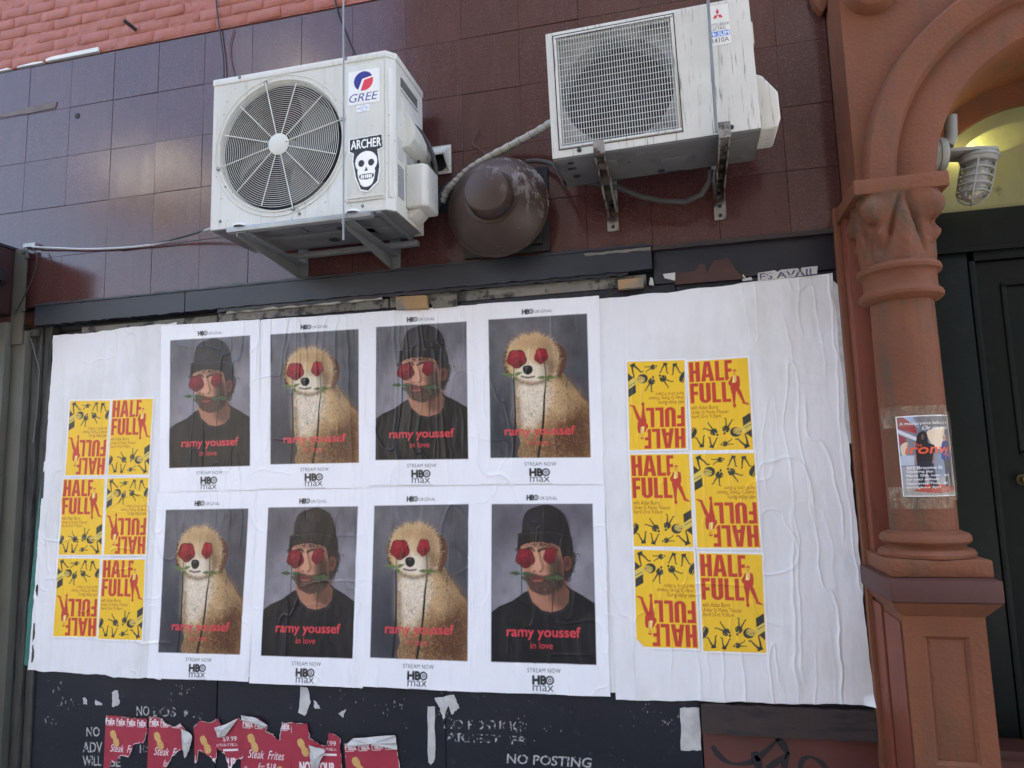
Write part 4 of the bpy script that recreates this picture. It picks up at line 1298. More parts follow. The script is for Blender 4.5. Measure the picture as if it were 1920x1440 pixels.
# pale strips of old posters left on the black boards
for k, pts in enumerate((((1275, 1330), (1312, 1329), (1314, 1410), (1277, 1410)), ((800, 1327), (812, 1327), (814, 1425), (806, 1437), (800, 1430)), ((812, 1312), (850, 1305), (858, 1330), (845, 1342), (838, 1326), (830, 1352), (822, 1330)),
                         ((92, 1055), (104, 1054), (104, 1170), (100, 1180), (92, 1150)), ((205, 1300), (215, 1296), (220, 1322), (206, 1328)), ((150, 1312), (156, 1310), (158, 1322), (151, 1322)), ((173, 1314), (184, 1320), (186, 1325), (174, 1324)),
                         ((560, 1290), (574, 1292), (578, 1320), (568, 1345), (556, 1338)), ((585, 1316), (592, 1322), (598, 1332), (586, 1330)), ((632, 1340), (645, 1332), (640, 1348)))):
    q = random.Random(40 + k)
    pp = []
    for (ax, ay), (bx, by) in zip(pts, pts[1:] + pts[:1]):
        for s in range(5): pp.append(at(ax + (bx - ax) * s / 5 + q.uniform(-1.2, 1.2), ay + (by - ay) * s / 5 + q.uniform(-1.2, 1.2)))
    MB().prism(pp, 0.0165 + 0.0002 * k, 0.0198).build('torn_scrap', M_TORNWHITE, ho, smooth=False)
q = random.Random(5)
mb = MB()
spots = [(q.uniform(90, 1280), q.triangular(1275, 1400, 1290)) for _ in range(16)]
for k in range(150):
    sx, sy = q.choice(spots)
    x, y = sx + q.gauss(0, 14), sy + q.gauss(0, 9)
    if y < 1262 or y > 1440 or (180 < x < 750 and y > 1345) or x > 1310 or x < 66: continue
    n = q.randrange(5, 9); s = q.uniform(.4, 1.7) * (1 if q.random() < .9 else 2.2)
    ph = q.uniform(0, 3)
    mb.prism([at(x + s * q.uniform(.3, 1) * math.cos(ph + 6.28 * i / n), y + s * q.uniform(.5, 2.4) * math.sin(ph + 6.28 * i / n)) for i in range(n)][::-1], 0.0182, 0.0212)
o = mb.build('paper_flecks', M_FLECK, ho, smooth=False); tag(o, kind='stuff')


def stencil(s, x0, y0, x1, y1, m, y=0.0185, shear=0, name='stencil_lettering', parent=ho, raw=None):
    """letters as thin paint; corners are photo pixels of the text box"""
    tr, _ = text_tris(s, 0.016, shear)
    a, b, c, d = [np.array(at(*p, y)) for p in (raw or ((x0, y0), (x1, y0), (x1, y1), (x0, y1)))]
    u, v = tr[..., 0:1], tr[..., 1:2]
    xz = (d * (1 - u) + c * u) * (1 - v) + (a * (1 - u) + b * u) * v
    o_ = origin_of(parent)
    V = [(p[0] - o_.x, y - o_.y, p[1] - o_.z) for t in xz for p in t]
    me = bpy.data.meshes.new(name)
    me.from_pydata(V, [], [(3 * i, 3 * i + 1, 3 * i + 2) for i in range(len(xz))])
    return tag(link_mesh(name, me, m, parent), kind='stuff')


stencil('NO POSTING', 951, 1414, 1110, 1437, M_STENCIL, raw=((951, 1413), (1110, 1421), (1108, 1440), (950, 1431)))
stencil('NO POSTING', 830, 1350, 978, 1370, M_FADED, raw=((832, 1348), (978, 1352), (978, 1371), (832, 1366)))
stencil('ARREST  FR', 838, 1378, 982, 1396, M_FADED, raw=((836, 1373), (990, 1381), (990, 1397), (836, 1390)))
stencil('NO', 162, 1363, 187, 1381, M_STENCIL)
stencil('ADV', 155, 1391, 192, 1411, M_STENCIL)
stencil('WILL', 155, 1417, 190, 1436, M_STENCIL)
stencil('BE', 206, 1420, 226, 1438, M_STENCIL)
stencil('RS', 262, 1396, 282, 1412, M_FADED)
stencil('NO', 256, 1324, 280, 1342, M_STENCIL)
stencil('LOS', 287, 1326, 330, 1344, M_FADED)
for x, y in ((345, 1330), (358, 1333), (372, 1336)): stencil('Ol'[x % 2], x, y, x + 9, y + 13, M_FADED)
# torn strip of an older notice
stencil('ES AVAIL', 1425, 508, 1530, 520, stencil_mat('navy_print', (0.06, 0.075, 0.13, 1), 0.40, 0.5), 0.0035, raw=((1424, 513), (1530, 502), (1530, 516), (1425, 525)))
MB().prism([at(x, y, .006) for x, y in ((1392, 527), (1393, 514), (1399, 522), (1408, 519), (1411, 525))], 0.0045, 0.0095).build('torn_scrap', M_TORNWHITE, ho, smooth=False)
MB().prism([at(x, y, .006) for x, y in ((1421, 527), (1421, 512), (1452, 507), (1458, 510), (1464, 506), (1496, 503), (1500, 508), (1503, 502), (1533, 499), (1532, 513), (1470, 522))], 0.0042, 0.0095).build('torn_scrap', M_TORNWHITE, ho, smooth=False)
# sprayed tag on the red-brown panel
mb = MB()
for pts, w in (([(1336, 1400), (1352, 1420), (1375, 1432), (1410, 1428), (1440, 1405), (1462, 1384), (1484, 1372)], .011), ([(1415, 1412), (1420, 1430), (1424, 1445)], .018), ([(1458, 1384), (1470, 1400), (1476, 1416), (1470, 1438)], .015), ([(1440, 1440), (1462, 1425), (1480, 1412)], .012), ([(1500, 1440), (1506, 1424), (1522, 1420), (1540, 1430), (1552, 1445)], .010)):
    sp = spline(pts, 8, False)
    pr = [Vector((*at(x, y, .022),)) for x, y in sp]
    for i, (a, b) in enumerate(zip(pr, pr[1:])):
        d = (b - a).normalized(); n = Vector((-d.y, d.x)) * w * (0.8 + 0.3 * math.sin(i * .3))
        va, vb = 0.0224 - .0001 * (i % 3), 0.0229
        mb.hexa([(p.x, va, p.y) for p in (a - n - d * w * .3, b - n + d * w * .3, b + n + d * w * .3, a + n - d * w * .3)], [(p.x, vb, p.y) for p in (a - n - d * w * .3, b - n + d * w * .3, b + n + d * w * .3, a + n - d * w * .3)])
tag(mb.build('spray_tag', M_SPRAY, ho, smooth=False), kind='stuff')
# side jamb boards
for x0, x1, y0 in ((-3.632, -3.572, 0.006), (-3.568, -3.528, 0.024), (-3.524, -3.502, 0.010)):
    MB().prism(rag(x0, x1, 0.0, 2.522, .001, 0, 3, 2), y0, 0.088).build('jamb_board', M_JAMB, ho, bevel=.002)
MB().box(-3.63, -3.50, 0.026, 0.088, 2.524, 2.642).build('jamb_head', M_BLACK, ho, smooth=False)
MB().box(0.724, 0.750, 0.015, 0.088, 0.0, 2.644).build('jamb_board', M_BLACK, ho, smooth=False)
x, z = at(62, 625)
MB().box(x - .03, x + .05, -0.012, 0.005, z - .02, z + .02).build('hook_plate', M_JAMB, ho, bevel=.003)
MB().tube([P(58, 635, -.012), P(74, 694, -.008), P(70, 760, 0), P(62, 830, 0)], 0.0022, 6).build('hook_wire', M_DGALV, ho)

# ------------------------------------------------------------------ steel post and shutter box at the left
po = thing('steel_post', (-3.74, 0, 0), 'grey painted steel post with bolted rusty flange at the left edge', 'post')
MB().box(-3.735, -3.638, -0.035, 0.088, 0, 2.50).build('post', M_POST, po, bevel=.004)
MB().box(-3.86, -3.737, -0.075, 0.088, 0, 2.55).build('post', M_POST, po, bevel=.006)
MB().box(-3.742, -3.655, -0.046, -0.036, 2.42, 2.99).build('flange', M_POST, po, bevel=.002)
for px, py in ((45, 472), (51, 482), (44, 581)):
    p = P(px, py, -0.047)
    MB().lathe((p.x, -0.046, p.z), [(.0001, .011), (.011, .011), (.0145, .007), (.016, 0)], 'Y', 6).build('bolt', M_JAMB, po, smooth=False)
sb = thing('shutter_box', (-4.7, -0.25, 2.55), 'dark maroon roller shutter box projecting from the wall', 'shutter box')
MB().box(-6.0, -3.748, -0.55, 0.0, 2.60, 2.985).build('housing', M_MAROON, sb, bevel=.006)
MB().box(-6.0, -3.742, -0.56, 0.004, 2.986, 3.002).build('lid', M_GREY_BEAM, sb, bevel=.002)
MB().lathe((-3.747, -0.14, 2.80), [(.055, 0), (.055, .012), (.03, .018), (.028, .04), (.0001, .042)], 'X', 20).build('axle_cap', M_BLACKPLATE, sb)
MB().box(-5.9, -3.90, -0.44, -0.03, 2.54, 2.598).build('curtain_slot', M_DGALV, sb, bevel=.003)


# ------------------------------------------------------------------ paper sheets
def grid_mesh(name, X, Y, Z, mask=None, colors=None, origin=(0, 0, 0)):
    """quad grid; rows run downwards"""
    h, w = X.shape
    idx = np.arange(h * w).reshape(h, w)
    q = np.stack([idx[1:, :-1], idx[1:, 1:], idx[:-1, 1:], idx[:-1, :-1]], -1).reshape(-1, 4)
    if mask is not None:
        mk = mask > 0.5
        ok = (mk[1:, :-1] & mk[1:, 1:] & mk[:-1, 1:] & mk[:-1, :-1]).ravel()
        q = q[ok]
    used = np.zeros(h * w, bool); used[q.ravel()] = True
    remap = np.cumsum(used) - 1
    V = np.stack([X.ravel() - origin[0], Y.ravel() - origin[1], Z.ravel() - origin[2]], -1)[used]
    q = remap[q]
    me = bpy.data.meshes.new(name)
    me.vertices.add(len(V)); me.vertices.foreach_set('co', V.astype(np.float32).ravel())
    me.loops.add(q.size); me.loops.foreach_set('vertex_index', q.astype(np.int32).ravel())
    me.polygons.add(len(q))
    me.polygons.foreach_set('loop_start', np.arange(0, q.size, 4, dtype=np.int32))
    me.polygons.foreach_set('use_smooth', np.ones(len(q), bool))
    me.update(calc_edges=True)
    if colors is not None:
        ca = me.color_attributes.new('Col', 'FLOAT_COLOR', 'POINT')
        c4 = np.ones((len(V), 4), np.float32)
        c4[:, :3] = colors.reshape(-1, 3)[used]
        ca.data.foreach_set('color', c4.ravel())
    return me


def sheet(name, quad, off, material, label, cat, group=None, colors=None, mask=None, n=None, edge=0.0, disp=1.0, curl=None, parent=None, base=0.014, seed=0):
    """pasted sheet; quad = TL, TR, BR, BL in wall metres (X, Z)"""
    h, w = (colors.shape[:2] if colors is not None else n)
    f = homography([(0, 0), (1, 0), (1, 1), (0, 1)], quad)
    t, s = np.meshgrid(np.linspace(0, 1, w), np.linspace(0, 1, h))
    p = f(np.stack([t.ravel(), s.ravel()], -1)).reshape(h, w, 2)
    X, Z = p[..., 0].copy(), p[..., 1].copy()
    if edge:
        X += edge * (fbm(X * 2.5, Z * 9 + seed, 90 + seed, 3) - 0.5) * (1 - np.minimum(1, np.minimum(t, 1 - t) * 12))
        Z += edge * (fbm(X * 9, Z * 2.5 + seed, 95 + seed, 3) - 0.5) * (1 - np.minimum(1, np.minimum(s, 1 - s) * 12))
    Y = base - off - disp * wrinkle(X, Z)
    if curl is not None: Y = Y - curl(t, s)
    cx, cz = float(X.mean()), float(Z.min())
    org = (cx, base, cz) if parent is None else tuple(origin_of(parent))
    me = grid_mesh(name, X, Y, Z, mask, colors, org)
    o = link_mesh(name, me, material, parent)
    if parent is None:
        o.location = org
        tag(o, label, cat, group)
    return o


WQ = lambda pts: [at(*p) for p in pts]
# two blank sheets under the yellow flyers
def curl_corner(t, s):
    return 0.03 * np.clip((t - 0.965) / 0.035, 0, 1) * np.clip((s - 0.975) / 0.025, 0, 1)


sheet('blank_sheet', WQ([(99, 630), (330, 603), (300, 1276), (50, 1256)]), 0.0, M_BLANK, 'blank white sheet pasted at the left end of the hoarding, behind six yellow flyers', 'poster sheet', 'blank white sheets', n=(620, 220), edge=.02, seed=1)
sheet('blank_sheet', WQ([(1112, 562), (1560, 512), (1640, 1325), (1155, 1312)]), 0.0, M_BLANK, 'large creased blank white sheet at the right end of the hoarding beside the column', 'poster sheet', 'blank white sheets', n=(620, 360), edge=.014, seed=2, curl=curl_corner)
sheet('blank_sheet', WQ([(300, 612), (1135, 562), (1160, 1300), (280, 1262)]), -0.0016, M_BLANK, 'white backing paper between and behind the eight show posters', 'poster sheet', 'blank white sheets', n=(300, 330), edge=.004, seed=6)
# older layers that show at the edges
g1 = sheet('old_poster', WQ([(86, 770), (112, 768), (80, 1251), (39, 1250)]), -0.0035, M_GREENPAPER, 'green sliver of an older poster along the left edge of the white sheet', 'poster', n=(60, 8), edge=.01, seed=3)
sheet('old_poster', WQ([(1559, 520), (1574, 536), (1602, 830), (1586, 830)]), -0.001, M_TORNWHITE, 'narrow strip of old paper curling past the right edge of the white sheet', 'poster', n=(60, 8), edge=.012, seed=4)

MAN, DOG, FLY = paint_man(), paint_dog(), paint_flyer()
r1TL = [(320, 638), (509, 627), (707, 613), (918, 599)]; r1TR = [(465, 629), (668, 617), (871, 603), (1097, 588)]
r1BL = [(318, 877), (508, 870), (706, 862), (922, 858)]; r1BR = [(465, 873), (669, 867), (874, 860), (1104, 857)]
r2TL = [(312, 957), (504, 953), (704, 950), (925, 948)]; r2TR = [(462, 955), (667, 951), (875, 947), (1108, 947)]
r2BL = [(298, 1208), (491, 1216), (696, 1223), (924, 1240)]; r2BR = [(446, 1215), (657, 1223), (873, 1228), (1115, 1241)]
ordn = ['first', 'second', 'third', 'last']
for r, (TL, TR, BL, BR) in enumerate(((r1TL, r1TR, r1BL, r1BR), (r2TL, r2TR, r2BL, r2BR))):
    for k in range(4):
        man = (k + r) % 2 == 0
        x0, y0, x1, y1 = PH
        f = homography([(x0, y0), (x1, y0), (x1, y1), (x0, y1)], WQ([TL[k], TR[k], BR[k], BL[k]]))
        yb = 913 if r == 0 else 920
        q = f([(-9, -7 if r else 0), (606, -7 if r else 0), (606, yb), (-9, yb)])
        if r == 1:                           # the lower row was trimmed along one line
            (ax_, az_), (bx_, bz_) = at(265, 1272), at(1150, 1309)
            for m_ in (2, 3): q[m_][1] = az_ + (bz_ - az_) * (q[m_][0] - ax_) / (bx_ - ax_) + .004 * math.sin(k * 2.1 + m_)
        img = MAN if man else DOG
        what = 'man-in-beanie poster with roses over his eyes' if man else 'tan dog poster with roses over its eyes'
        sheet('show_poster', [tuple(v) for v in q], 0.0015 + 0.0003 * ((k % 2) + 2 * r), M_PAPER,
              f'{what}, {ordn[k]} from left in the {"upper" if r == 0 else "lower"} row', 'poster', 'show posters pasted in two rows of four', colors=img, edge=.004, seed=10 + r * 4 + k)

LQ = [((129.6, 750.4), (205.8, 749.7), (195.6, 892), (120, 892.3)), ((208.5, 748.7), (285.7, 746), (277.9, 891), (199.7, 891.6)),
      ((116.4, 897.4), (195.6, 896.4), (189.5, 1042), (107.2, 1041.7)), ((199, 895.7), (278.2, 894.4), (272.1, 1041.4), (192.2, 1041.4)),
      ((106.5, 1045.8), (187.1, 1046.5), (180, 1196), (97, 1194.5)), ((190.5, 1048.2), (271.1, 1048.2), (266, 1202), (181, 1199.6))]
RQ = [((1174.4, 677.1), (1284.6, 673.8), (1288.6, 842.3), (1179, 845.5)), ((1287.8, 676.5), (1403.7, 669), (1414, 844.4), (1296.2, 845.5)),
      ((1179.5, 851), (1293.2, 849.6), (1301.4, 1027.2), (1187, 1025.9)), ((1296.8, 849.9), (1415.4, 848.2), (1428.1, 1029.1), (1306.2, 1028.6)),
      ((1187.5, 1029.5), (1302.1, 1032.4), (1311.7, 1218.4), (1192, 1214.4)), ((1308.5, 1035.6), (1429.9, 1038.4), (1438.7, 1226.4), (1317.3, 1222.4))]
pos = ['top left', 'top right', 'middle left', 'middle right', 'bottom left', 'bottom right']
hh, ww = FLY.shape[:2]
tt, ss = np.meshgrid(np.linspace(0, 1, ww), np.linspace(0, 1, hh))
for side, Q in (('left', LQ), ('right', RQ)):
    for k, q in enumerate(Q):
        up = k in (1, 2, 5)
        f = homography([(12, 12), (372, 12), (372, 588), (12, 588)], WQ(q))
        qq = [tuple(v) for v in f([(6, 6), (378, 6), (378, 594), (6, 594)])]
        img = FLY if up else FLY[::-1, ::-1].copy()
        mask = None
        if side == 'right' and k == 4: mask = ((1 - ss) * 200 + tt * 130 > 22).astype(float)
        sheet('yellow_flyer', qq, 0.0026 + 0.0004 * (k % 2), M_PAPER,
              f'yellow comedy flyer {"upright" if up else "pasted upside down"}, {pos[k]} of the six in the {side} block', 'flyer', 'yellow comedy flyers in two blocks of six', colors=img, mask=mask, seed=30 + k)

# torn dark red bar flyers along the bottom
STK, NOT_ = paint_menu('steak'), paint_menu('notyour')
RF = [((194, 1343), (273, 1348), 'steak', [(0, 0), (1, .02), (.98, .12), (1, .25), (.93, .5), (.70, .55), (.6, .8), (.4, .78), (.3, .95), (.18, .9), (.1, 1.4), (0, 1.4)]),
      ((275, 1344), (362, 1349), 'steak', [(0, 0), (.30, .02), (.36, .10), (.55, .18), (.70, .10), (.82, .22), (.76, .42), (.9, .52), (.7, .60), (.55, .72), (.42, .95), (.2, 1.3), (0, 1.3)]),
      ((358, 1352), (449, 1348), 'notyour', [(0, .12), (.12, .02), (.35, .06), (.50, -.02), (.62, .12), (.95, 0), (1, .04), (1, .70), (.86, .74), (.72, .92), (.62, .62), (.48, .52), (.42, .78), (.30, .64), (.10, .55), (.02, .9), (0, .5)]),
      ((450, 1346), (544, 1352), 'steak', [(0, 0), (.35, .01), (.55, .10), (.50, .22), (.62, .26), (.76, .36), (.80, .06), (1, .04), (1, 1.2), (.3, 1.2), (.12, .88), (0, .98)]),
      ((542, 1356), (637, 1358), 'notyour', [(0, 0), (.36, .02), (.38, .26), (.52, .34), (.70, .42), (.76, .16), (.98, .26), (1, 1.3), (0, 1.3)]),
      ((641, 1386), (743, 1381), 'steak', [(0, .10), (.2, .02), (.55, 0), (.98, .02), (1, 1.4), (0, 1.4)])]
rlab = ['dark red bar flyer beside the stencilled letters, torn off at its lower right', 'dark red bar flyer torn to a ragged white edge on its right', 'dark red flyer with $9.99 print and a hole torn through its middle',
        'dark red bar flyer with its upper right corner ripped away', 'dark red flyer with a white flap folded over its torn middle', 'dark red bar flyer at the right end of its row, top edge folded down']
for k, (a, b, kind, outl) in enumerate(RF):
    A, B = np.array(at(*a)), np.array(at(*b))
    wv = B - A; L = np.hypot(*wv); dn = np.array([wv[1], -wv[0]]) / L * (L * 432 / 279)
    if k == 5: A = A - dn * .0
    img = (STK if kind == 'steak' else NOT_)
    if k == 5: img = np.roll(img, 10, 0)
    c = Cv(279, 432, (1, 1, 1))
    qn = random.Random(70 + k)
    op = []
    for (ax, ay), (bx, by) in zip(outl, outl[1:] + outl[:1]):
        for s_ in range(6):
            jx = 0.014 if not ((ax in (0,) and bx in (0,)) or (ax == 1 and bx == 1)) else 0.002
            op.append(((ax + (bx - ax) * s_ / 6) * 279 + qn.uniform(-jx, jx) * 279, min(1.0, (ay + (by - ay) * s_ / 6) * .62) * 432 + qn.uniform(-jx, jx) * 279))
    mk = c.poly(op)
    inner = c.blur(mk, 3) > 0.93
    img = img.copy()
    rim = (mk > .5) & ~inner & (fbm(c.xx / 24, c.yy / 24, 81 + k, 3) > 0.46)
    img[rim] = ink(196, 190, 186)
    im2, mk2 = img[::2, ::2], mk[::2, ::2]
    lift = (np.clip(1 - c.blur(mk, 7), 0, 1) ** 1.5 * 0.040 * np.clip(fbm(c.xx / 40, c.yy / 40, 130 + k, 3) - .30, 0, 1))[::2, ::2]
    quad = [tuple(A), tuple(B), tuple(B + dn), tuple(A + dn)]
    o = sheet('red_flyer', quad, 0.0006, M_PAPER, rlab[k], 'flyer', 'dark red bar flyers torn along the bottom', colors=im2, mask=mk2, base=0.019, disp=0.35, seed=50 + k, curl=lambda t, s, L=lift: L)
    # folded or peeled white backs
    flaps = {1: [(.74, .18), (.98, .30), (.94, .52), (.84, .72), (.76, .5)], 2: [(.46, .14), (.66, .10), (.95, 0.0), (.68, .30), (.52, .32)], 3: [(0, -.04), (.30, -.02), (.55, .12), (.40, .16), (.2, .04), (.02, .06)],
             4: [(.38, .38), (.70, .48), (.52, .80), (.40, .80)], 5: [(0, .16), (.2, .0), (.98, -.02), (.98, .22), (.7, .10), (.3, .12)]}.get(k)
    if flaps:
        og = origin_of(o)
        pts = [A + wv * u + dn * v * .62 for u, v in flaps]
        qn = random.Random(k)
        ring_ = []
        for (p0, p1) in zip(pts, pts[1:] + pts[:1]):
            for s_ in range(4): ring_.append(p0 + (p1 - p0) * s_ / 4 + np.array([qn.uniform(-.002, .002), qn.uniform(-.002, .002)]))
        mb = MB(); cen = np.mean(pts, 0)
        vs_ = [mb.bm.verts.new((p[0], 0.010 - qn.uniform(0, .008), p[1])) for p in ring_]
        vc = mb.bm.verts.new((cen[0], -0.006, cen[1]))
        for i in range(len(vs_)): mb.bm.faces.new((vs_[i], vs_[(i + 1) % len(vs_)], vc))
        fo = mb.build('torn_flap', M_TORNWHITE, o, origin=og, smooth=False)

# ------------------------------------------------------------------ brownstone entrance at the right
bs = thing('brownstone_building', (1.64, 0, 0), 'painted brownstone house with an arched doorway and engaged column', 'building')
FY = -0.25
ACX, ACZ, RO, RM, RI, RB = 1.64, 2.73, 0.857, 0.735, 0.58, 0.485
# wall over the arch: an arch-shaped hole of radius RO
mb = MB(); bm = mb.bm
N = 40
arc = [(ACX - RO * math.cos(math.pi * i / N), ACZ + RO * math.sin(math.pi * i / N)) for i in range(N + 1)]
top = 12.5
outp = []
for x, z in arc: outp.append((x, top))
for yy in (FY,):
    va = [bm.verts.new((x, FY, z)) for x, z in arc]; vb = [bm.verts.new((x, FY, top)) for x, z in outp]
    for i in range(N): bm.faces.new((va[i], va[i + 1], vb[i + 1], vb[i]))
    L0 = bm.verts.new((0.757, FY, ACZ)); L1 = bm.verts.new((0.757, FY, top))
    bm.faces.new((L0, va[0], vb[0], L1))
    R0 = bm.verts.new((3.6, FY, ACZ)); R1 = bm.verts.new((3.6, FY, top)); bm.faces.new((va[N], R0, R1, vb[N]))
    S0 = bm.verts.new((0.757, 0.085, ACZ)); S1 = bm.verts.new((0.757, 0.085, top)); bm.faces.new((S0, L0, L1, S1))
    T0 = bm.verts.new((3.6, 0.085, ACZ)); T1 = bm.verts.new((3.6, 0.085, top)); bm.faces.new((R0, T0, T1, R1))
    B1 = bm.verts.new((0.757, 7.5, top)); B2 = bm.verts.new((3.6, 7.5, top)); bm.faces.new((L1, vb[0], *vb[1:N], vb[N], R1, B2, B1))
mb.build('wall', M_STONE, bs, angle=20)
MB().box(0.757, 1.0, 0.09, 7.5, 0, top - .05).build('wall', M_PLASTER, bs, smooth=False)
MB().box(2.3, 3.6, -0.13, 7.5, 0, ACZ - .01).build('wall', M_STONE, bs, smooth=False)
MB().box(0.757, 3.6, 0.52, 7.4, 0, top - .06).build('wall', M_PLASTER, bs, smooth=False)
# ragged seam where the house meets the tiles, carved boss high up
mb = MB().prism([at(x, y, -.02) for x, y in ((1519, 0), (1524, 12), (1534, 26), (1541, 30), (1548, 18), (1549, 0), (1549, -40), (1512, -40))], -0.05, 0.0)
mb.build('carved_tip', M_STONE, bs, bevel=.006)
p = P(1632, -6, FY)
MB().lathe((p.x, FY, p.z + .02), [(0.0001, .07), (.05, .068), (.085, .05), (.10, .02), (.105, 0)], 'Y', 28).build('carved_boss', M_STONE, bs)
# mouldings of the arch
def arch_ring(name, prof, m):
    MB().lathe((ACX, 0, ACZ), prof, 'Y', 56, 0, math.pi).build(name, m, bs, angle=40)


arch_ring('arch_moulding', [(RO + .004, .250), (RO - .004, .292), (RO - .016, .302), (RO - .034, .300), (RM + .03, .296), (RM + .012, .288), (RM, .262), (RM - .006, .250), (RM - .02, .252), (RM - .05, .262), (RM - .09, .266), (RI + .03, .262), (RI + .008, .254), (RI, .236), (RI, -.20), (RB, -.205), (RB, -.26)], M_STONE)
# cream plate behind the lamp
mb = MB(); bm = mb.bm
mb.prism([(ACX - .62, 2.742)] + [(ACX - .5 * math.cos(math.pi * i / 24) * 1.02, ACZ + .012 + .5 * math.sin(math.pi * i / 24)) for i in range(25)] + [(ACX + .62, 2.742)], 0.252, 0.30)
mb.build('tympanum', M_CREAM, bs, smooth=False)
# green frame and door
MB().box(1.0, 2.3, 0.235, 0.34, 2.55, 2.741).build('door_lintel', M_GREEN, bs, bevel=.004)
MB().box(1.0, 2.3, 0.222, 0.236, 2.545, 2.565).build('door_lintel_bead', M_GREEN, bs, bevel=.003)
for x0, x1 in ((1.0, 1.315), (1.965, 2.3)):
    MB().box(x0, x1, 0.25, 0.34, 0.44, 2.549).build('door_frame', M_GREEN, bs, bevel=.003)
MB().box(1.317, 1.342, 0.243, 0.34, 0.44, 2.505).build('door_stop', M_GREEN, bs, bevel=.003)
MB().box(1.34, 1.96, 0.243, 0.34, 2.505, 2.548).build('door_stop', M_GREEN, bs, bevel=.003)
MB().box(1.346, 1.962, 0.262, 0.31, 0.445, 2.50).build('door', M_GREEN, bs, bevel=.003)
d_ = bs.children[-1]
og = origin_of(bs)
for z0, z1 in ((1.62, 2.40), (0.60, 1.42)):
    mb = MB()
    for a in ((1.44, 1.87, z0, z0 + .02), (1.44, 1.87, z1 - .02, z1), (1.44, 1.46, z0 + .02, z1 - .02), (1.85, 1.87, z0 + .02, z1 - .02)): mb.box(a[0], a[1], .252, .262, a[2], a[3])
    mb.build('door_panel', M_GREEN, d_, bevel=.003, origin=og)
MB().lathe((1.435, 0.262, 1.515), [(.022, 0), (.022, .006), (.009, .01), (.009, .03), (.024, .036), (.027, .05), (.018, .06), (.0001, .062)], 'Y', 20).build('door_knob', M_BRASS, d_, origin=og)
MB().box(1.0, 2.3, 0.10, 0.40, 0.40, 0.438).build('door_sill', M_STONE_DARK, bs, bevel=.006)
MB().box(1.0, 2.3, 0.12, 0.40, 0.0, 0.399).build('door_step', M_REDBROWN, bs, bevel=.006)


